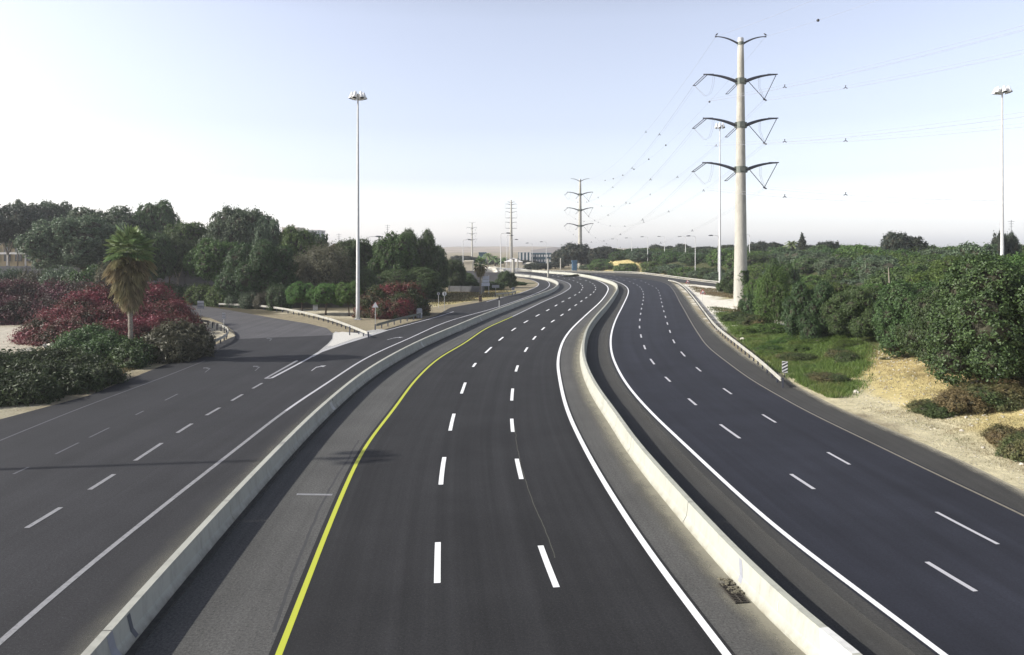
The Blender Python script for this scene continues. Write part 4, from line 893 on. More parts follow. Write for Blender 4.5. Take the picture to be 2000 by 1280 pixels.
rnd = random.Random(77)
def put_mat(o, mat):
    if mat: o.material_slots[0].link = 'OBJECT'; o.material_slots[0].material = mat
def shrub(proto, loc, r, h, label, group=None, mat=None, name='shrub', rz=None, ry=None, sink=0.0, cat=None):
    o = ob(name, P_[proto], None, (loc[0], loc[1], loc[2] - sink), rnd.uniform(0, 6.28) if rz is None else rz, (r, ry or r, h / ASP[proto[0]]), label=label, category=cat or name.replace('_', ' '))
    if group: o['group'] = group
    put_mat(o, mat); return o
def tree(proto, tproto, loc, r, h, label, group=None, mat=None, name='tree', cat='tree', rz=None):
    t = thing(name, label, cat, loc, rnd.uniform(0, 6.28) if rz is None else rz, group, (r, r, h / ASP[proto[0]]))
    put_mat(ob('crown', P_[proto], t), mat); ob('trunk', P_[tproto], t); return t
def tree_px(px, d, ytop, wpx, proto, tproto, label, mat=None, group=None, name='tree', zb=None, dx=0):
    x_ = (px - 1000) * d / F; z_ = hz(x_, d) if zb is None else zb; r_ = wpx * d / F / 2; h_ = CH + (YH - ytop) * d / F - z_
    return tree(proto, tproto, (x_, d, z_), r_ * 1.06, h_, label, group, mat, name)
def shrub_px(px, d, ytop, wpx, proto, label, mat=None, group=None, name='shrub', sink=.0, ry=None, cat=None):
    x_ = (px - 1000) * d / F; z_ = hz(x_, d); r_ = wpx * d / F / 2; h_ = CH + (YH - ytop) * d / F - z_
    return shrub(proto, (x_, d, z_), r_ * 1.06, h_ + sink, label, group, mat, name, sink=sink, ry=ry, cat=cat)

# left: trees behind the noise wall
GL = 'trees behind the left roads'
tree_px(18, 172, 404, 150, ('pine', 0), ('pinetrunk', 0), 'umbrella pine on bare pale trunks in front of the ochre building', M['leaf_blackish'], GL, 'pine_tree')
tree_px(62, 180, 402, 120, ('pine', 1), ('pinetrunk', 1), 'second umbrella pine with a forked pale trunk over the noise wall', M['leaf_blackish'], GL, 'pine_tree')
tree_px(100, 190, 393, 100, ('tree', 0), ('trunk', 0), 'tree with a peaked grey green top above the umbrella pines', M['leaf_grey'], GL)
tree_px(34, 192, 394, 50, ('tree', 1), ('trunk', 1), 'small tree crown poking up behind the umbrella pines', M['leaf_grey'], GL)
tree_px(160, 146, 424, 205, ('tree', 2), ('trunk', 2), 'wide hazy grey green tree with drooping sprays behind the palm', M['leaf_grey'], GL)
tree_px(205, 168, 408, 160, ('tree', 3), ('trunk', 3), 'broad domed tree rising behind the wide hazy tree', M['leaf_grey'], GL)
tree_px(305, 172, 396, 96, ('tree', 1), ('trunk', 1), 'tall dark round tree standing above its neighbours behind the palm', M['leaf_dark'], GL)
tree_px(285, 130, 452, 110, ('tree', 0), ('trunk', 0), 'very dark tree directly behind the palm crown', M['leaf_dark'], GL)
tree_px(368, 162, 434, 105, ('tree', 2), ('trunk', 2), 'flat topped tree between the tall dark tree and the feathery tree', M['leaf_mid'], GL)
tree_px(330, 140, 460, 90, ('tree', 3), ('trunk', 3), 'shadowy tree over the dark wall, right of the palm', M['leaf_dark'], GL)
tree_px(470, 155, 406, 150, ('tree', 0), ('trunk', 0), 'tall feathery grey green tree, highest in the middle of the left woods', M['leaf_grey'], GL)
tree_px(520, 150, 430, 70, ('tree', 3), ('trunk', 3), 'rounded shoulder tree right of the tall feathery tree', M['leaf_grey'], GL)
tree_px(425, 131, 470, 118, ('tree', 1), ('trunk', 1), 'bright olive green tree spreading over the low hedge', M['leaf_mid'], GL)
tree_px(512, 124, 466, 150, ('bush', 1), ('trunk', 2), 'large dense dark tree reaching to the ground behind the curved guard rail', M['leaf_dark'], GL)
tree_px(578, 150, 446, 84, ('tree', 1), ('trunk', 3), 'green pointed tree in front of the white rooftops', M['leaf_mid'], GL)
tree_px(620, 160, 458, 60, ('far', 1), ('trunk', 3), 'dark small tree beneath the white rooftops', M['leaf_dark'], GL)
tree_px(636, 128, 478, 112, ('twiggy', 0), ('trunk', 0), 'sparse brownish twiggy tree next to the floodlight mast', None, GL)
tree_px(600, 134, 500, 80, ('twiggy', 1), ('trunk', 1), 'thin olive coloured tree beside the sparse brownish tree', None, GL)
tree_px(690, 150, 466, 90, ('tree', 2), ('trunk', 2), 'dark tree right behind the floodlight mast', M['leaf_dark'], GL)
tree_px(730, 155, 476, 70, ('tree', 0), ('trunk', 0), 'mid green tree around the lone street lamp', M['leaf_mid'], GL)
tree_px(700, 130, 520, 90, ('bush', 3), ('trunk', 0), 'shadowed dark tree low behind the small bougainvillea', M['leaf_dark'], GL)
tree_px(772, 146, 458, 100, ('tree', 3), ('trunk', 3), 'left half of the big dark tree group beside the access road bend', M['leaf_mid'], GL)
tree_px(815, 150, 443, 96, ('bush', 0), ('trunk', 2), 'tallest dark tree of the group beside the access road bend', M['leaf_dark'], GL)
tree_px(846, 156, 478, 66, ('bush', 2), ('trunk', 1), 'dark rounded tree on the right flank of the tall dark group', M['leaf_dark'], GL)
tree_px(882, 168, 503, 62, ('bush', 3), ('trunk', 1), 'low dark green tree beside the leaning street lamp', M['leaf_dark'], GL)
tree_px(800, 138, 520, 150, ('bush', 1), ('trunk', 1), 'dense shaded undergrowth tree in front of the big dark group', M['leaf_dark'], GL)
for i, (px, w_) in enumerate(((590, 64), (636, 72), (682, 58))):
    d = 108 - i; t_ = tree_px(px, d, 552 + (i % 2) * 2, w_, ('tree', (i + 1) % 4), ('trunk', i), ['leftmost small round bright green tree behind the curved guard rail', 'middle small round bright green tree behind the curved guard rail', 'small round bright green tree directly left of the floodlight mast'][i], M['leaf_bright'], 'small round bright trees by the guard rail', 'small_tree')
GH = 'low shrubs along the far side of the side road'
hl = ['shrub at the foot of the dark noise wall', 'shrub beside the bare white tree', 'leafy shrub below the bright olive tree', 'shrub behind the start of the curved guard rail', 'pale green low shrub beside the curved guard rail', 'pale feathery shrub right of the start of the rail', 'dark shrub at the left end of the side road hedge', 'shrub under the large dense dark tree']
for i, (px, d, yt, w_, mt) in enumerate(((350, 128, 562, 70, 'leaf_dark'), (395, 126, 560, 64, 'leaf_mid'), (430, 124, 562, 60, 'leaf_mid'), (462, 121, 571, 46, 'leaf_grey'), (488, 119, 572, 48, 'leaf_grey'), (515, 118, 574, 40, 'leaf_olive'), (318, 132, 556, 60, 'leaf_dark'), (545, 115, 562, 50, 'leaf_dark'))):
    shrub_px(px, d, yt, w_, ('low', i % 3), hl[i], M[mt], GH)
for i, (px, d, yt, w_, mt, lb_) in enumerate(((15, 128, 534, 70, 'leaf_grey', 'grey green shrub below the noise wall at the far left edge'), (70, 124, 536, 80, 'leaf_olive', 'olive shrub below the noise wall, second from the left edge'), (120, 120, 530, 90, 'leaf_grey', 'rounded grey shrub behind the dark bougainvillea'), (170, 116, 531, 90, 'leaf_dark', 'dark shrub between the wall and the palm'), (215, 112, 528, 60, 'leaf_olive', 'olive shrub touching the palm skirt from behind'))):
    shrub_px(px, d, yt, w_, ('low', i % 3), lb_, M[mt], 'shrubs in front of the noise wall')

# bare white tree
def bare_tree(px, py_b, h, label, seed):
    x_, y_ = g(px, py_b); t = thing('bare_tree', label, 'tree', (x_, y_, hz(x_, y_))); rs = random.Random(seed); b = MB()
    b.tube([(0, 0, 0), (.1, 0, h * .4), (.0, 0, h * .7)], [.13, .10, .07], 7); b.obj('trunk', M['bark_pale'], t)
    b = MB()
    for i in range(9):
        an = rs.uniform(0, 6.28); z0 = h * rs.uniform(.35, .7); q = rs.uniform(.5, 1.1); b.tube([(0, 0, z0), (q * .5 * math.cos(an), q * .5 * math.sin(an), z0 + h * .16), (q * math.cos(an), q * math.sin(an), min(h, z0 + h * .35))], [.05, .03, .012], 5)
    b.obj('branches', M['bark_pale'], t)
bare_tree(347, 588, 6.2, 'slim bare whitish tree in front of the dark noise wall', 1)
bare_tree(399, 594, 4.0, 'thin bare white stem at the left of the bright olive tree', 2)

# bougainvillea and bushes of the island
def mound(name, pts, leaf, nleaf, mat, label, seed, clump=.55, per=22, cat='bush', elong=1.8, stray=.25, group=None, core=.8, up=.4):
    c0 = np.array([(p[0], p[1]) for p in pts]).mean(0); z0 = hz(*c0)
    L = [(p[0] - c0[0], p[1] - c0[1], p[2] - z0, p[3], p[4], p[5]) for p in pts]
    m = foliage('foliage', L, mat, leaf, nleaf, clump, per, seed, zmin=0, core=core, elong=elong, stray=stray, up=up)
    o = ob(name, m, None, (c0[0], c0[1], z0), label=label, category=cat)
    if group: o['group'] = group
    return o
def pl(px, py_, d, r, rz=None, ry=None):      # lobe whose top is seen at (px,py_) at depth d
    x_ = (px - 1000) * d / F; z_ = CH + (YH - py_) * d / F; rz = rz or r; return (x_, d, z_ - rz, r, ry or r, rz)
lob = [pl(205, 560, 90, 3.4, 4.5), pl(250, 556, 92, 3.6, 5), pl(300, 562, 92, 3.4, 5), pl(335, 592, 88, 3.2, 4), pl(355, 622, 84, 2.6, 3), pl(160, 580, 86, 3.0, 3.5), pl(125, 604, 82, 2.8, 2.8), pl(95, 622, 79, 2.3, 2.2), pl(66, 644, 77, 1.7, 1.4), pl(180, 606, 80, 3.0, 2.9), pl(140, 628, 77, 2.6, 2.1), pl(220, 600, 82, 3.2, 3.6), pl(280, 600, 83, 3.4, 3.6), pl(320, 622, 80, 3.0, 3.0), pl(240, 630, 76, 3.0, 2.4), pl(100, 648, 75.5, 1.8, 1.2), pl(200, 640, 75, 2.4, 2.0)]
mound('bougainvillea', lob, .15, 80000, M['leaf_red'], 'huge spreading crimson bougainvillea mound behind the palm trunk', 5, clump=.55, per=24, cat='bougainvillea', elong=1.7, core=.84)
lob = [pl(20, 552, 104, 5, 4.0), pl(80, 553, 106, 5, 4), pl(140, 556, 106, 5, 4), pl(185, 560, 104, 4, 3.8), pl(-30, 556, 100, 5, 4), pl(10, 585, 97, 4, 3), pl(60, 586, 98, 4, 3), pl(110, 590, 98, 3.5, 3)]
mound('bougainvillea', lob, .18, 45000, M['leaf_purple'], 'long dark purple bougainvillea hedge beyond the pale sand', 6, clump=.6, per=20, cat='bougainvillea')
x_, y_ = g(765, 617)
lob = [pl(735, 565, 106, 2.4, 3.0), pl(722, 580, 105, 1.8, 2.4), pl(712, 598, 104, 1.3, 1.5), pl(765, 555, 107, 2.6, 3.6), pl(798, 556, 108, 2.4, 3.6), pl(812, 575, 107, 1.8, 2.6), pl(780, 580, 103.5, 2.2, 2.6), pl(750, 590, 103, 1.8, 1.8)]
mound('bougainvillea', lob, .15, 32000, M['leaf_redgreen'], 'smaller half red half green bougainvillea beside the floodlight mast', 7, clump=.45, per=18, cat='bougainvillea')
lob = [pl(180, 640, 68, 1.9, 1.9), pl(150, 652, 67, 1.6, 1.5), pl(215, 655, 66, 1.6, 1.7), pl(190, 672, 64, 1.6, 1.3), pl(130, 668, 65, 1.2, 1.1), pl(225, 672, 65, 1.1, 1.2)]
mound('shrub', lob, .11, 26000, M['leaf_dark'], 'dark green bush directly in front of the bougainvillea, left of the palm trunk', 8, clump=.34, per=20)
lob = [pl(345, 634, 68, 2.0, 2.0), pl(378, 640, 69, 1.5, 1.7), pl(312, 652, 66.5, 1.5, 1.5), pl(340, 664, 64.5, 1.6, 1.3), pl(300, 668, 65, 1.0, 1.1), pl(380, 662, 66.5, 1.2, 1.2)]
mound('shrub', lob, .12, 15000, M['leaf_olive'], 'feathery grey olive bush in front of the bougainvillea, right of the palm trunk', 9, clump=.36, per=20, elong=3.2, stray=.5)
lob = [pl(262, 664, 63, 1.1, 1.2), pl(245, 676, 62, .9, .9), pl(280, 676, 62.5, .9, .9), pl(262, 688, 60.5, 1.0, .7)]
mound('shrub', lob, .12, 7000, M['leaf_dark'], 'small bush hiding the foot of the palm', 10, clump=.28, per=18)
lob = [pl(20, 695, 54, 2.4, 2.2), pl(70, 690, 55, 2.4, 2.3), pl(120, 688, 56, 2.2, 2.3), pl(165, 700, 55, 1.7, 1.8), pl(200, 716, 53.5, 1.3, 1.2), pl(40, 715, 51, 2.2, 1.9), pl(100, 716, 51, 2.0, 1.7), pl(150, 726, 51, 1.5, 1.2), pl(-40, 700, 51, 2.4, 2.2), pl(10, 740, 47.5, 1.8, 1.3), pl(60, 745, 47.5, 1.5, 1.0), pl(-40, 735, 47, 2.0, 1.5)]
mound('shrub', lob, .11, 60000, M['thicket'], 'wide dark thicket at the near left edge of the access road', 11, clump=.34, per=22, elong=2.4, stray=.3)
lob = [pl(245, 672, 58, .9, .8), pl(232, 700, 57, .8, .6)]

# palms
def fan_palm(loc, H_, crown_r, skirt, label, name='palm_tree', seed=1, nf=44):
    rs = random.Random(seed); t = thing(name, label, 'palm', loc); b = MB(); zs = np.linspace(0, H_ * .92, 22)
    b.tube([(.06 * math.sin(z * .5), .05 * math.cos(z * .7), z) for z in zs], [(.34 if z < .3 else .20) * (1 + .10 * ((i % 2) * 2 - 1)) for i, z in enumerate(zs)], 9); b.obj('trunk', M['palm_bark'], t)
    def frond(an, el, L, droop, wid, dry):
        V = []; Fq = []; c = math.cos; s_ = math.sin; d0 = Vector((c(an) * c(el), s_(an) * c(el), s_(el))); side = Vector((-s_(an), c(an), 0)); pet = L * .45
        p0 = Vector((0, 0, 0)); p1 = d0 * pet; p1.z -= droop * .2 * L; V += [p0 + side * .02, p0 - side * .02, p1 - side * .02, p1 + side * .02]; Fq.append((0, 1, 2)); Fq.append((0, 2, 3))
        n = 12; upv = side.cross(d0).normalized()
        for i in range(n):
            f0 = (i / (n - 1) - .5) * 2.6; dd = (d0 * c(f0) + side * s_(f0) * wid).normalized(); l = L * .58 * (1 - .18 * abs(f0)); q = p1 + dd * l * .6 + upv * .04 * (i % 2); e_ = p1 + dd * l; e_.z -= droop * l * rs.uniform(.5, 1.0)
            w_ = Vector((dd.y, -dd.x, .3)).normalized() * .06 * L; k = len(V); V += [p1, q + w_, e_, q - w_]; Fq += [(k, k + 1, k + 2), (k, k + 2, k + 3)]
        return V, Fq
    for nm, cnt, dry in (('frond', nf, False), ('dead_frond', int(nf * 1.6), True)):
        for i in range(cnt):
            an = i * 2.399 + rs.uniform(-.2, .2); u = i / cnt
            if not dry: el = 1.25 - 1.55 * u; z0 = H_ * .93 + .25 * (1 - u); L = crown_r * rs.uniform(.8, 1.12); dr = .05 + .35 * u
            else: el = -.25 - .95 * u; z0 = H_ * .93 - skirt * u ** 1.1 * .74; L = crown_r * rs.uniform(.8, 1.08) * (1 - .45 * u * u); dr = .55 + .3 * u
            V, Fq = frond(an, el, L, dr, .9 if not dry else .6, dry); b = MB(); b.add([(p.x, p.y, p.z + z0) for p in V], Fq); b.obj(nm, M['frond_dry'] if dry else M['frond'], t)
    return t
x_, y_ = g(254, 706); fan_palm((x_, y_, 0), 10.5, 2.35, 5.2, 'tall fan palm with a thick brown skirt, before the red bougainvillea', seed=3)
x_, y_ = g(938, 575); fan_palm((x_, y_, 0), 7.0, 1.65, 2.4, 'little fan palm on the dry grass verge beside the large direction board', seed=4, nf=26)
def feather_palm(loc, H_, r, label, seed):
    t = thing('date_palm', label, 'palm', loc); rs = random.Random(seed); b = MB(); b.tube([(0, 0, 0), (0, 0, H_ * .5), (0, 0, H_)], [.32, .25, .22], 7); b.obj('trunk', M['palm_bark'], t); b = MB()
    for i in range(26):
        an = i * 2.4; el = 1.3 - 1.5 * i / 26; P0 = Vector((0, 0, H_)); pts = [P0 + Vector((math.cos(an) * math.cos(el), math.sin(an) * math.cos(el), math.sin(el))) * r * u + Vector((0, 0, -r * .5 * u * u)) for u in (0, .35, .7, 1)]
        sd = Vector((-math.sin(an), math.cos(an), 0)) * r * .14
        for p, q in zip(pts[:-1], pts[1:]): b.add([p + sd + Vector((0, 0, -.2)), p, q, q + sd + Vector((0, 0, -.2))], [(0, 1, 2, 3)]); b.add([p - sd + Vector((0, 0, -.2)), p, q, q - sd + Vector((0, 0, -.2))], [(0, 1, 2, 3)])
    b.obj('crown', M['frond'], t); return t
for px, ty, d, lb_ in ((953, 497, 330, 'farther palm rising behind the little fan palm'), (966, 502, 345, 'palm next to the sandy mound'), (985, 505, 360, 'palm crown between the two tall street lamps'), (1547, 474, 230, 'small dark palm on the wooded skyline left of the pointed conifer')):
    x_ = (px - 1000) * d / F; z_ = hz(x_, d); feather_palm((x_, d, z_), CH + (YH - ty) * d / F - z_ - .8, 3.2, lb_, px)

# right: big bushes by the lanes
GR = 'big glossy leaved bushes on the bank'
big = [(1985, 46.0, 488, 330, 0, 'leaf_dark', 'largest dark glossy bush at the near end of the bank, above the brown weeds'),
       (1880, 50.5, 545, 190, 1, 'leaf_dark', 'dark glossy bush bulging low over the bare sandy scarp'),
       (1800, 58.5, 545, 190, 2, 'leaf_dark', 'second big glossy bush, with its foot on top of the sandy scarp'),
       (1678, 69.5, 553, 126, 3, 'leaf_dark', 'tall dark glossy bush behind the grassy slope'),
       (1588, 73.5, 545, 112, 0, 'leaf_dark', 'dark bush at the top of the grass, nearest to the pale green tree'),
       (1950, 62, 492, 190, 2, 'leaf_mid', 'high glossy bush in the second row above the largest bush'),
       (1840, 74, 524, 180, 3, 'leaf_mid', 'wide green bush in the second row behind the scarp'),
       (1735, 84, 548, 150, 1, 'leaf_mid', 'green bush filling the gap behind the two middle glossy bushes'),
       (1640, 90, 550, 120, 2, 'leaf_mid', 'green bush with a bare stick beside it, behind the tall glossy bush'),
       (1565, 98, 552, 100, 3, 'leaf_mid', 'green bush right behind the pale green tree'),
       (1905, 84, 496, 200, 0, 'leaf_mid', 'broad bush in the third row, under the small tree pair'),
       (2010, 84, 484, 170, 1, 'leaf_mid', 'broad bush in the third row at the right edge')]
for px, d, yt, w_, k, mt, lb_ in big: shrub_px(px, d, yt, w_, ('bush', k), lb_, M[mt], GR, 'large_bush', sink=.3, cat='bush')
tree_px(1522, 118, 503, 76, ('bush', 1), ('trunk', 2), 'dark domed tree rising behind the pale green tree', M['leaf_dark'], 'trees on the right bank')
tree_px(1515, 90, 520, 62, ('loose', 0), ('trunk', 0), 'loose light green young tree right of the near pylon', M['leaf_bright'], 'trees on the right bank')
tree_px(1500, 93, 545, 56, ('loose', 1), ('trunk', 0), 'smaller light green sapling touching the loose light green tree', M['leaf_bright'], 'trees on the right bank')
tree_px(1478, 108, 545, 50, ('tree', 1), ('trunk', 1), 'mid green tree squeezed between the near pylon and the sapling', M['leaf_mid'], 'trees on the right bank')
shrub_px(1425, 158, 545, 52, ('bush', 0), 'dark rounded shrub at the foot of the mast beside the near pylon', M['leaf_dark'], None)
shrub_px(1462, 104, 578, 40, ('scrub', 1), 'dark shrub growing against the right side of the near pylon', M['leaf_dark'], None)
for i, (px, d, yt, w_, pr, mt, lb_) in enumerate([
    (1440, 97, 612, 60, 'low', 'leaf_dark', 'low dark green shrub on the slope below the white sand'), (1475, 92, 618, 70, 'low', 'weed', 'low weedy shrub on the slope below the near pylon'),
    (1500, 84, 634, 70, 'low', 'leaf_mid', 'low shrub with a white scrap beside it on the grassy slope'), (1455, 84, 640, 46, 'low', 'grass', 'grassy tuft shrub just behind the guard rail'),
    (1545, 75, 660, 60, 'low', 'leaf_mid', 'low green shrub under the pale green tree'), (1620, 60, 715, 96, 'low', 'leaf_dark', 'dark low shrub at the foot of the grassy slope beside the sand'),
    (1585, 63, 705, 70, 'low', 'weed', 'dark weedy shrub right of the striped marker'), (1655, 60, 690, 50, 'low', 'weed', 'brownish shrub between the grass and the scarp'),
    (1705, 64, 688, 60, 'low', 'leaf_mid', 'light green weedy shrub at the top of the scarp'), (1745, 58, 700, 44, 'low', 'weed', 'small weedy clump on the lip of the scarp'),
    (1825, 43.5, 786, 100, 'low', 'weed', 'low green weed patch on the sand below the glossy bush'), (1885, 43, 765, 110, 'low', 'weed_brown', 'brown weed clump below the largest bush'),
    (1945, 43, 755, 120, 'low', 'weed', 'green and brown weed clump nearest the right edge under the largest bush'), (1995, 46, 738, 120, 'low', 'weed_brown', 'rusty brown weeds in the shade of the largest bush'),
    (1975, 36.5, 838, 96, 'low', 'weed_brown', 'brown weeds on the sandy verge at the right edge'), (2012, 34.5, 858, 110, 'low', 'weed', 'green weeds on the sandy verge at the right edge')]):
    shrub_px(px, d, yt, w_, (pr, i % 3), lb_, M[mt], 'low weeds and shrubs of the bank', sink=.12)
# tussock at the pylon foot
tus = thing('grass_tussock', 'dry grass tussock standing in front of the near pylon foot', 'grass', (*g(1441, 622)[:2], 0)); tus.location.z = hz(tus.location.x, tus.location.y); b = MB(); rs = random.Random(2)
for i in range(160):
    an = rs.uniform(0, 6.28); q = rs.uniform(.1, .7); h_ = rs.uniform(.9, 2.0); b.add([(q * .3 * math.cos(an), q * .3 * math.sin(an), 0), (q * .3 * math.cos(an) + .05, q * .3 * math.sin(an), 0), (q * math.cos(an), q * math.sin(an), h_)], [(0, 1, 2)])
b.obj('blades', M['weed_brown'], tus)
# ivy on the pylon
rs = np.random.RandomState(4); n = 2600; zz = rs.rand(n) ** 1.5 * 6.2; an = rs.normal(-.35, .55, n); an = an - .25 * zz / 6
rr_ = 1.30 - zz * .03 + rs.rand(n) * .45 * (1 - zz / 8); pc = np.stack([rr_ * np.cos(an), rr_ * np.sin(an), zz], 1); nr = np.stack([np.cos(an), np.sin(an), np.full(n, .4)], 1) + rs.randn(n, 3) * .5
nr /= np.linalg.norm(nr, axis=1)[:, None]; tt = np.cross(nr, rs.randn(n, 3)); tt /= np.linalg.norm(tt, axis=1)[:, None]; ss_ = np.cross(nr, tt); sz = .16
V = np.stack([pc - tt * sz, pc + ss_ * sz * .8, pc + tt * sz, pc - ss_ * sz * .8], 1).reshape(-1, 3); q = np.arange(n) * 4
o = ob('ivy', mesh_np('ivy', V, np.stack([q, q + 1, q + 2, q + 3], 1), M['leaf_dark']), None, (TX, TY, 0), label='green climbing plant covering the shaded side of the near pylon foot', category='climbing plant')

# hillside scrub beyond
pts = []; rr2 = random.Random(12); GS = 'dense green scrub covering the far bank'
tries = 0
while tries < 9000 and len(pts) < 250:
    tries += 1; y_ = rr2.uniform(96, 330); x_ = rr2.uniform(30, min(.78 * y_, 210))
    s_ = float(sdist(np.array([[x_, y_]]), BANK)[0])
    if s_ < (2.8 if y_ < 190 else 1.0) or s_ > 95: continue
    if 232 < y_ < 300 and 1236 < 1000 + x_ * F / y_ < 1285 and s_ < 4: continue
    if y_ < 100 and x_ < 50: continue
    sp_ = 4.2 + y_ * .011 + s_ * .03
    if any((x_ - p[0]) ** 2 + (y_ - p[1]) ** 2 < sp_ ** 2 for p in pts): continue
    pts.append((x_, y_, s_, sp_))
marks = [(1206, 'farthest street lamp'), (1234, 'second farthest street lamp'), (1265, 'third farthest street lamp'), (1298, 'fourth farthest street lamp'), (1339, 'fifth farthest street lamp'), (1358, 'sixth farthest street lamp'), (1403, 'seventh farthest street lamp'), (1464, 'nearest street lamp'), (1566, 'pointed tiered conifer'), (1635, 'slim cypress'), (1765, 'tall ragged skyline tree'), (1547, 'small dark skyline palm')]
own = {}
for px_, nm_ in marks:
    c_ = sorted([k for k in range(len(pts)) if k not in own], key=lambda k: abs(1000 + pts[k][0] * F / pts[k][1] - px_) * 6 + pts[k][2] * 2.0)
    own[c_[0]] = f'lowest scrub bush directly under the {nm_}'; own[c_[1]] = f'second scrub bush up the slope under the {nm_}'
for i, (x_, y_, s_, sp_) in enumerate(pts):
    r_ = sp_ * rr2.uniform(.68, .9); h_ = rr2.uniform(2.6, 4.2) if s_ > 8 else rr2.uniform(1.7, 2.8); z_ = hz(x_, y_)
    h_ = min(h_, CH + .4 + rr2.uniform(-1.6, .2) * y_ / 200 - z_)
    if h_ < 1: h_ = 1.2
    shrub(('scrub', i % 4), (x_, y_, z_), r_, h_ + .4, own.get(i, 'dense green scrub bush among many on the hillside beyond the slip road'), GS, M[rr2.choice(['leaf_mid', 'leaf_mid', 'leaf_dark', 'leaf_grey'])], 'scrub_bush', sink=.4)

# skyline trees
GK = 'trees on the skyline'
sk = [(1125, 330, 476, 64, 'dark tree hiding the foot of the second pylon'), (1100, 345, 488, 50, 'dark tree left of the second pylon'), (1150, 335, 490, 50, 'dark tree right of the second pylon'), (1176, 318, 482, 56, 'round dark tree between the second pylon and the street lamps'),
      (1215, 330, 489, 50, 'skyline tree at the left end of the street lamp row'), (1250, 330, 486, 48, 'round skyline tree behind the third farthest street lamp'), (1282, 330, 478, 26, 'small peaked skyline tree between two street lamps'), (1304, 325, 481, 34, 'round skyline tree behind the fourth farthest street lamp'), (1333, 320, 477, 30, 'peaked skyline tree left of the paired street lamps'), (1372, 300, 482, 60, 'low wide skyline tree right of the paired street lamps'), (1420, 280, 479, 44, 'skyline tree just left of the near pylon'),
      (1480, 250, 473, 40, 'skyline tree just right of the near pylon'), (1512, 245, 474, 44, 'skyline tree left of the small dark palm'), (1540, 230, 488, 40, 'low skyline tree under the small dark palm'), (1583, 225, 480, 34, 'dark skyline tree at the foot of the pointed conifer'), (1613, 215, 472, 44, 'ragged dark skyline tree left of the little cypress'), (1672, 220, 479, 40, 'rounded skyline tree in the gap right of the little cypress'), (1705, 220, 484, 60, 'low green skyline tree left of the big ragged tree'),
      (1750, 190, 454, 50, 'tall ragged dark tree, highest on the right skyline'), (1778, 190, 463, 60, 'right half of the highest ragged dark tree clump'), (1830, 240, 490, 40, 'low skyline tree right of the highest ragged tree'), (1870, 260, 488, 40, 'low pale skyline tree near the white house'), (1905, 110, 478, 90, 'pale green domed tree left of the mast in the bushes'), (1950, 130, 455, 26, 'left one of the pair of small trees behind the mast in the bushes'), (1974, 131, 456, 30, 'right one of the pair of small trees behind the mast in the bushes')]
for i, (px, d, yt, w_, lb_) in enumerate(sk):
    tree_px(px, d, yt, w_ * 1.1, ('far', i % 3), ('trunk', i % 4), lb_, M['leaf_grey'] if 'pale' in lb_ else None, GK)
for px, d, yt, w_, lb_ in ((1635, 215, 473, 11, 'slim dark cypress on the right skyline'), (1491, 240, 482, 8, 'slim dark cypress right of the near pylon'), (1816, 200, 484, 13, 'short dark cypress right of the highest ragged tree')):
    x_ = (px - 1000) * d / F; z_ = hz(x_, d); h_ = CH + (YH - yt) * d / F - z_; r_ = w_ * d / F / 2
    m_ = foliage('foliage', [(0, 0, h_ * u, r_ * (1.05 - u * .85), r_ * (1.05 - u * .85), h_ * .12) for u in np.linspace(.15, .93, 9)], M['leaf_blackish'], .3, 1600, .35, 10, px, core=.85); t = thing('cypress', lb_, 'tree', (x_, d, z_)); ob('crown', m_, t); b = MB(); b.tube([(0, 0, -.2), (0, 0, h_ * .2)], .16, 6); b.obj('trunk', M['bark'], t)
x_ = (1566 - 1000) * 225 / F; z_ = hz(x_, 225); h_ = CH + (YH - 455) * 225 / F - z_; L = []
for k in range(10):
    u = k / 9; z0 = h_ * (.28 + .70 * u); R_ = 2.1 * (1 - u) ** .8 + .12
    for j in range(6): L.append((R_ * .55 * math.cos(j * 1.05 + k), R_ * .55 * math.sin(j * 1.05 + k), z0, R_ * .42, R_ * .42, .32))
t = thing('conifer_tree', 'tall pointed tiered conifer on the right skyline', 'tree', (x_, 225, z_)); ob('crown', foliage('foliage', L, M['leaf_blackish'], .3, 2600, .3, 10, 5, core=.7), t); b = MB(); b.tube([(0, 0, 0), (0, 0, h_)], [.22, .05], 7); b.obj('trunk', M['bark'], t)
# far left trees behind the access road bend
for i, (px, d, yt, w_, lb_) in enumerate(((900, 300, 505, 40, 'far tree behind the pale retaining wall'), (925, 420, 503, 50, 'far tree below the teal shed'), (968, 380, 505, 44, 'far dark tree behind the sandy mound'), (1000, 400, 506, 44, 'far tree behind the white tent roof'), (1050, 300, 514, 60, 'low far bush in front of the white columned building'), (1030, 420, 508, 40, 'far tree left of the white columned building'), (1085, 330, 513, 50, 'low far bush in front of the dark teal warehouse'), (1110, 380, 502, 50, 'far dark tree right of the dark teal warehouse'), (905, 420, 500, 60, 'far tree line bush under the little blue house'))):
    tree_px(px, d, yt, w_, ('far', i % 3), ('trunk', i % 4), lb_, M['leaf_blackish'], 'far trees beyond the bend')
shrub_px(990, 178, 528, 40, ('bush', 1), 'round dark bush on the corner inside the access road bend', M['leaf_dark'], None)
shrub_px(955, 172, 552, 70, ('low', 1), 'dark low hedge in the shade behind the direction board', M['leaf_dark'], None)
shrub_px(905, 178, 532, 56, ('bush', 2), 'dark shrub added for shadow left of the retaining wall', M['leaf_dark'], None)  # added shrub, darkens the shaded ground beside the wall
shrub_px(1028, 200, 553, 34, ('low', 1), 'low dark shrub added for shadow on the inner verge of the far bend', M['leaf_dark'], None)  # added shrub, stands in for shadow lying on the verge
shrub_px(925, 168, 553, 50, ('low', 0), 'dark shrub at the foot of the retaining wall', M['leaf_dark'], None)
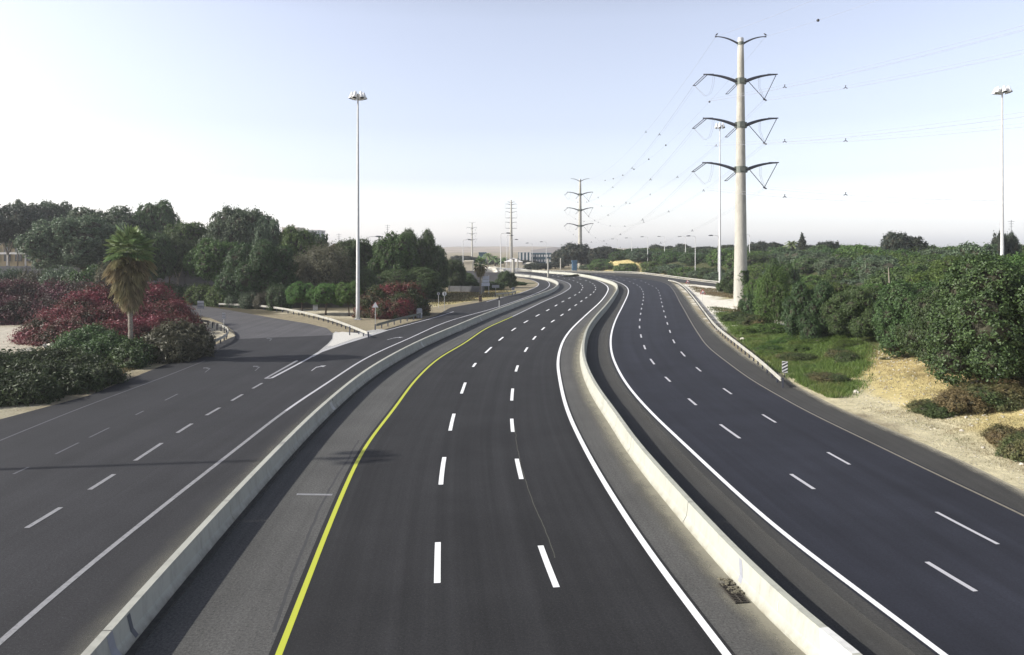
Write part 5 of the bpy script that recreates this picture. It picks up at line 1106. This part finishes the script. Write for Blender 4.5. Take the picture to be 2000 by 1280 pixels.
shrub_px(1012, 190, 551, 30, ('low', 2), 'small dark bush at the inner edge of the bend', M['leaf_dark'], None)
shrub_px(1130, 250, 536, 120, ('low', 0), 'thin strip of low weeds along the top of the median at the bend', M['weed'], None, ry=1.2)

rg = random.Random(8)
for i in range(22):
    px = rg.uniform(1450, 1660); py_ = rg.uniform(655, 760)
    if py_ > 655 + (px - 1430) * .52: continue
    x_, y_, z_ = gt(px, py_); r_ = rg.uniform(.8, 1.9); shrub(('low', i % 3), (x_, y_, z_), r_, rg.uniform(.4, .9), 'low grassy green tuft among others on the grass slope', 'low tufts on the grass slope', M[rg.choice(['grass', 'grass', 'weed', 'leaf_mid'])], 'grass_tuft', sink=.15)
# grass on the slope: one uncountable growth
rs = np.random.RandomState(9)
def grass(name, poly, n, h, label, mat, seed, wid=.035):
    global rs
    pl_ = np.array([gt(x, y)[:2] for x, y in poly]); lo, hi = pl_.min(0), pl_.max(0); rs = np.random.RandomState(seed); p = lo + rs.rand(n * 3, 2) * (hi - lo)
    sd_ = sdist(p, [tuple(q) for q in pl_]); keep = sd_ > -1.2 * rs.rand(len(p)) ** 2; keep &= fbm(p[:, 0] * .8, p[:, 1] * .8, seed) > .25 + .25 * rs.rand(len(p)) * (sd_ < 1.5); p = p[keep][:n]; n = len(p)
    z = HT(p); an = rs.rand(n) * 6.28; hh = h * rs.uniform(.4, 1.2, n) * (.6 + .8 * fbm(p[:, 0] * .5, p[:, 1] * .5, seed + 4)); dx, dy = np.cos(an), np.sin(an); ln = rs.uniform(.1, .7, n) * hh; w = wid * rs.uniform(.7, 1.5, n)
    V = np.stack([np.column_stack([p[:, 0] - dy * w, p[:, 1] + dx * w, z]), np.column_stack([p[:, 0] + dy * w, p[:, 1] - dx * w, z]), np.column_stack([p[:, 0] + dx * ln, p[:, 1] + dy * ln, z + hh])], 1).reshape(-1, 3); q = np.arange(n) * 3
    ob(name, mesh_np(name, V, np.stack([q, q + 1, q + 2], 1), mat), kind='stuff', label=label, category='grass')
grass('grass', [(1405, 612), (1470, 625), (1540, 640), (1650, 660), (1690, 690), (1672, 750), (1630, 778), (1560, 752), (1500, 702), (1440, 652)], 150000, .30, 'green grass covering the slope behind the guard rail', M['grass'], 3, .016)
grass('grass', [(1690, 690), (1760, 700), (1850, 745), (1860, 775), (1760, 775), (1700, 740)], 4500, .13, 'thin dry grass on the sandy scarp', M['weed_brown'], 5, .010)
grass('grass', [(1700, 800), (1850, 850), (2020, 960), (2020, 820), (1900, 810), (1780, 790)], 7000, .10, 'sparse dry grass on the sandy verge', M['weed_brown'], 6, .008)
grass('grass', [(1350, 560), (1440, 570), (1450, 585), (1370, 575)], 5000, .3, 'dry yellow grass between the slip road and the white sand', M['weed_brown'], 7, .05)
grass('grass', [(1390, 600), (1450, 608), (1450, 625), (1420, 622)], 3000, .25, 'patchy grass at the lower edge of the white sand', M['weed'], 8, .05)
grass('grass', [(850, 572), (930, 566), (1000, 568), (960, 580), (850, 598)], 7000, .22, 'dry yellow grass on the verge of the access road', M['weed_brown'], 9, .05)
grass('grass', [(130, 765), (230, 730), (330, 695), (400, 668), (385, 672), (300, 705), (200, 745)], 3500, .2, 'dry grass fringe along the near edge of the access road', M['weed_brown'], 10, .03)

# ---------------------------------------------------------------- rocks and litter
def rock(px, py_, r, label, seed, mat=None, name='rock', group='pale rocks and scraps', cat='rock', sq=.6):
    x_, y_, z_ = gt(px, py_); rs = np.random.RandomState(seed); v, f = ICO; k = 1 + .25 * np.sin(v @ rs.randn(3) * 3) + .15 * rs.randn(len(v))
    V = v * k[:, None] * np.array([r, r * .8, r * sq]); ob(name, mesh_np(name, V, f, mat or M['stone']), None, (x_, y_, z_ + r * sq * .35), rs.rand() * 6, label=label, category=cat, group=group)
for i, (px, py_, r, lb_) in enumerate(((108, 672, .75, 'biggest pale rock at the edge of the bougainvillea, beside the dark bush'), (92, 680, .55, 'pale rock left of the biggest rock by the bougainvillea'), (58, 688, .5, 'pale rock on the sand behind the thicket'), (44, 690, .4, 'small pale rock on the sand behind the thicket'), (8, 697, .5, 'pale rock at the left edge of the sand'), (1422, 573, .35, 'white round stone in front of the dark shrub by the mast'), (1451, 664, .28, 'white scrap on the grassy slope'), (1963, 874, .14, 'whitish stone on the verge near the right edge'), (1920, 878, .10, 'tiny whitish stone left of the verge stone'), (1878, 846, .12, 'flat pale stone in the middle of the sandy verge'), (1842, 730, .2, 'white stone on top of the scarp'), (1995, 912, .12, 'pale scrap lying at the right edge'), (1887, 819, .10, 'tiny white stone beside the green weed patch'), (1672, 768, .22, 'pale stone at the foot of the dark low shrub'))):
    rock(px, py_, r, lb_, i)
rs = np.random.RandomState(21); vs = []; fs = []; v, f = icosphere(1); k = 0
pebble_regions = [((21.6, 23.2), (24, 66), 900, .03), ((23, 32), (40, 62), 900, .06), ((-31.8, -30.6), (34, 74), 300, .04), ((30, 45), (90, 125), 300, .08)]
for (x0, x1), (y0, y1), n, r in pebble_regions:
    for i in range(n):
        x_, y_ = rs.uniform(x0, x1), rs.uniform(y0, y1); s_ = r * rs.uniform(.4, 1.6); w_ = v * s_ * np.array([1, .8, .6]) + rs.randn(*v.shape) * s_ * .12 + np.array([x_, y_, 0]); vs.append((w_, x_, y_))
zz = HT([(a_[1], a_[2]) for a_ in vs]); V = np.vstack([a_[0] + np.array([0, 0, z_ + .01]) for a_, z_ in zip(vs, zz)]); Fq = np.vstack([f + i * len(v) for i in range(len(vs))])
ob('pebbles', mesh_np('pebbles', V, Fq, simple('pebble', (.52, .48, .38), .9, 0, .45, 3)), kind='stuff', label='loose pebbles and gravel along the sandy verges', category='gravel')
# dead stick
b = MB(); x_ = (1695 - 1000) * 88 / F; b.tube([(0, 0, 0), (-.1, 0, 1.8)], [.07, .04], 6); b.tube([(-.05, 0, 1.0), (-.6, .1, 1.2)], .03, 5)
b.obj('dead_stick', M['bark_pale'], None, loc=(x_, 83, CH + (YH - 553) * 83 / F), label='bare pale stick poking out between the green bushes', category='stick')

# ---------------------------------------------------------------- walls and buildings
def wall(A, B, h, th, z, label, mat, panel=4.0, cap=True):
    A = Vector((*A, z)); B = Vector((*B, z)); d = (B - A); L = d.length; u = d.normalized(); an = math.atan2(u.y, u.x); t = thing('noise_wall', label, 'wall', A, an); n = max(1, int(L / panel)); w_ = L / n
    pb2 = MB(); pb2.box((w_ / 2, 0, h / 2), (w_ - .06, th, h)); pm = pb2.mesh('panel', mat); cb = MB(); cb.box((0, 0, h / 2 + .05), (.28, th + .12, h + .1)); cm = cb.mesh('post', mat)
    for i in range(n): ob('panel', pm, t, (i * w_, 0, 0))
    for i in range(n + 1): ob('post', cm, t, (i * w_, 0, 0))
    return t
wall((-118, 150), (-58, 152), 3.3, .3, 2.8, 'grey panelled noise wall beneath the umbrella pines', M['greywall'])
wall((-73, 142), (-56, 140), 3.8, .3, 1.5, 'dark grey wall behind the bare white tree', M['greywall'])
wall((g(870, 575)[0], 162), (g(942, 575)[0], 160), 1.3, .25, 0, 'low grey fence wall along the dry grass verge', M['greywall'], 2.4)
wall(((1040 - 1000) * 282 / F, 300), (-60, 300), 1.2, .3, 0, 'pale parapet wall beyond the far end of the bend', M['whitewall'], 6)
def building(px, d, ytop, wpx, depth, label, mat, zb=None, cols=0, rows=0, roof=None, rz=0, name='building', roofmat=None, winmat=None, parap=True):
    x_ = (px - 1000) * d / F; z_ = hz(x_, d) - .3 if zb is None else zb; w_ = wpx * d / F; h_ = CH + (YH - ytop) * d / F - z_; t = thing(name, label, 'building', (x_, d, z_), rz)
    b = MB(); b.box((0, depth / 2, h_ / 2), (w_, depth, h_)); b.obj('wall', mat, t)
    if roof == 'hip':
        rh = 2.6; b = MB(); e_ = .5; b.add([(-w_ / 2 - e_, -e_, h_), (w_ / 2 + e_, -e_, h_), (w_ / 2 + e_, depth + e_, h_), (-w_ / 2 - e_, depth + e_, h_), (-w_ / 4, depth / 2, h_ + rh), (w_ / 4, depth / 2, h_ + rh)], [(0, 1, 5, 4), (1, 2, 5), (2, 3, 4, 5), (3, 0, 4), (3, 2, 1, 0)]); b.obj('roof', roofmat or mat, t)
    else:
        b = MB(); b.box((0, depth / 2, h_ + .15), (w_ + .3, depth + .3, .5)); b.obj('roof', roofmat or mat, t)
    for r in range(rows):
        for c in range(cols):
            ww = w_ / cols; b = MB(); cx = -w_ / 2 + ww * (c + .5); cz = h_ * (r + .6) / rows; b.box((cx, -.02, cz), (ww * .6, .12, h_ / rows * .45)); b.obj('window', winmat or M['glass'], t)
    return t
building(25, 200, 470, 130, 12, 'low ochre building seen between the pine trunks', M['ochre'], None, 6, 1)
t = thing('canopy', 'thin white canopy beam along the ochre building', 'canopy', ((32 - 1000) * 196 / F, 196, CH + (YH - 495) * 196 / F)); b = MB(); b.box((0, 0, 0), (17, 2.5, .5)); b.obj('slab', M['whitewall'], t); b = MB()
for sx in (-7.5, -2.5, 2.5, 7.5): b.box((sx, 0, -2.4), (.3, .3, 4.3))
b.obj('columns', M['whitewall'], t)
building(566, 330, 446, 30, 12, 'white house with a stepped roof on the left skyline', M['cream'], 3, 3, 4)
building(604, 340, 451, 32, 14, 'white flat roofed house on the left skyline right of the stepped one', M['whitewall'], 3, 4, 4)
t = thing('gable_roof_house', 'house whose ochre gable roof shows through the trees near the mast', 'building', ((652 - 1000) * 175 / F, 175, 2)); b = MB(); b.box((0, 4, 3.2), (5.5, 7, 6.4)); b.obj('wall', M['cream'], t); b = MB(); b.add([(-3.2, 0, 6.2), (3.2, 0, 6.2), (3.2, 8, 6.2), (-3.2, 8, 6.2), (0, -.2, 9.0), (0, 8.2, 9.0)], [(0, 4, 5, 3), (4, 1, 2, 5), (0, 1, 4), (3, 5, 2)]); b.obj('roof', M['ochre'], t)
def antenna(px, d, ytop, ybot, label):
    x_ = (px - 1000) * d / F; z0 = CH + (YH - ybot) * d / F; h_ = (ybot - ytop) * d / F; t = thing('roof_antenna', label, 'antenna', (x_, d, 0)); b = MB(); b.tube([(0, 0, 0), (0, 0, z0 + h_)], .05, 5); b.obj('mast', M['metal_dark'], t); b = MB()
    for k in range(3): b.tube([(-.7 + k * .15, 0, z0 + h_ - .3 - k * .5), (.7 - k * .15, 0, z0 + h_ - .3 - k * .5)], .035, 4)
    b.obj('rods', M['metal_dark'], t)
antenna(757, 185, 439, 455, 'thin roof aerial above the trees right of the mast'); antenna(662, 190, 456, 468, 'small roof aerial above the ochre gable roof'); antenna(1975, 150, 430, 456, 'thin aerial above the small tree pair on the right')
building(1025.5, 420, 495, 25, 18, 'white building with tall white columns beyond the bend', M['teal'], 0, 0, 0)
t = thing('colonnade', 'row of four tall white columns in front of the far teal building', 'columns', ((1025.5 - 1000) * 418 / F, 418, 0)); cb = MB(); cb.box((0, 0, 5.0), (.95, .6, 6.6)); cm = cb.mesh('column', M['whitewall'])
for k in range(4): ob('column', cm, t, (-3 + k * 2.0, -.6, -1.8 + 0.2))
building(1056, 430, 496, 42, 25, 'wide dark teal warehouse under the hills', M['teal'], 0, 8, 2, winmat=M['whitewall'])
building(942, 430, 494.5, 14, 12, 'small teal shed left of the farther palm', M['teal'], 0); building(893, 480, 503, 22, 10, 'little blue grey house under the hills at the left', simple('bluegrey', (.20, .26, .33), .8), 0, 4, 1)
building(1122.5, 300, 511, 9, 3, 'blue box container beside the second pylon foot', M['blue'], 0)
building(914, 240, 512, 17, 8, 'cream retaining block behind the leftmost road lamp', M['cream'], 0)
t = thing('canopy_tent', 'white tent roof beyond the bend', 'tent', ((1003 - 1000) * 340 / F, 340, 0)); b = MB(); b.add([(-4.5, -3, 3), (4.5, -3, 3), (4.5, 3, 3), (-4.5, 3, 3), (0, 0, 4.9)], [(0, 1, 4), (1, 2, 4), (2, 3, 4), (3, 0, 4)]); b.obj('roof', M['whitewall'], t); b = MB(); b.box((0, 0, 1.5), (8.4, 5.4, 3)); b.obj('wall', M['cream'], t)
building(1858, 300, 489, 16, 8, 'small white house on the right skyline', M['whitewall'], None, 3, 1)
def heap(x_, y_, r, ry, h, label, mat, seed):
    v, f = icosphere(3); rs = np.random.RandomState(seed); k = 1 + .08 * rs.randn(len(v)); V = v * k[:, None] * np.array([r, ry, h]); V[:, 2] = np.maximum(V[:, 2], -.3); ob('sand_heap', mesh_np('sand_heap', V, f, mat), None, (x_, y_, 0), label=label, category='sand heap')
SH = simple('pale_sand_heap', (.72, .67, .56), .95, 0, .25, .6, bmp=.5, fine=3)
heap((963 - 1000) * 250 / F, 250, 5.2, 4, 3.2, 'pale sand heap behind the direction board', SH, 1); heap((948 - 1000) * 262 / F, 262, 4, 4, 2.6, 'second pale sand heap just left of the first', SH, 2)
heap((1032 - 1000) * 400 / F, 400, 9, 3, 1.3, 'low white sand strip before the columned building', SH, 3); heap((1085 - 1000) * 390 / F, 390, 13, 3, 1.1, 'long low white sand strip right of the columned building', SH, 4); heap((1160 - 1000) * 330 / F, 330, 6, 3, 1.0, 'low white sand strip right of the second pylon', SH, 5)
t = thing('retaining_wall', 'shaded grey retaining wall stepping down behind the direction board', 'wall', ((936 - 1000) * 190 / F, 190, 0)); b = MB(); b.box((-3, 0, 1.9), (7, .5, 3.8)); b.obj('panel', M['greywall'], t); b = MB(); b.box((4, -.2, 1.7), (6.5, .5, 3.4)); b.obj('panel', M['greywall'], t)

# ---------------------------------------------------------------- hills
rs = np.random.RandomState(3)
def hill(xa, xb, y0, yd, tops, mat):
    nx_, ny_ = 320, 14; X = np.linspace(xa, xb, nx_); V = []
    base = np.interp(X, [p[0] for p in tops], [p[1] for p in tops]) + (fbm(X * .03, X * 0 + 3, 3) - .5) * 2.0
    for j in range(ny_):
        u = j / (ny_ - 1); V.append(np.column_stack([X, np.full(nx_, y0 + yd * u), base * math.sin(u * math.pi / 2) ** .7 * (1 - .0 * u) + (fbm(X * .02, X * 0 + j * .7, 9) - .5) * 4 * math.sin(u * math.pi) - 2 * (1 - u)]))
    V = np.vstack(V); I = np.arange(nx_ * ny_).reshape(ny_, nx_); Fq = np.stack([I[:-1, :-1].ravel(), I[:-1, 1:].ravel(), I[1:, 1:].ravel(), I[1:, :-1].ravel()], 1)
    ob('hill', mesh_np('hill', V, Fq, mat, smooth=True), kind='structure')
hm = simple('dry_hill', (.34, .28, .22), .95, 0, .35, .02, (.20, .17, .13), bmp=.6, fine=.08)
hill(-1100, 1100, 1150, 500, [(-1100, 7), (-170, 9), (-120, 10.2), (60, 10.6), (90, 10.4), (130, 6), (330, 7), (1100, 7)], hm)
hill(30, 260, 1000, 200, [(30, 4), (70, 9.8), (100, 8.8), (160, 4), (260, 0)], simple('dark_far_hill', (.16, .14, .13), .95, 0, .3, .03))

# ---------------------------------------------------------------- haze
hb = MB(); hb.box((0, 830, 32), (2400, 1900, 76)); ho = hb.obj('haze', simple('tmp', (1, 1, 1)), kind='stuff')
m = bpy.data.materials.new('haze_air'); m.use_nodes = True; t = m.node_tree
for n in list(t.nodes): t.nodes.remove(n)
o = t.nodes.new('ShaderNodeOutputMaterial'); v = t.nodes.new('ShaderNodeVolumePrincipled'); v.inputs['Color'].default_value = (.93, .96, 1, 1); v.inputs['Density'].default_value = .00024; v.inputs['Anisotropy'].default_value = 0.2
t.links.new(v.outputs[0], o.inputs['Volume']); ho.data.materials.clear(); ho.data.materials.append(m)
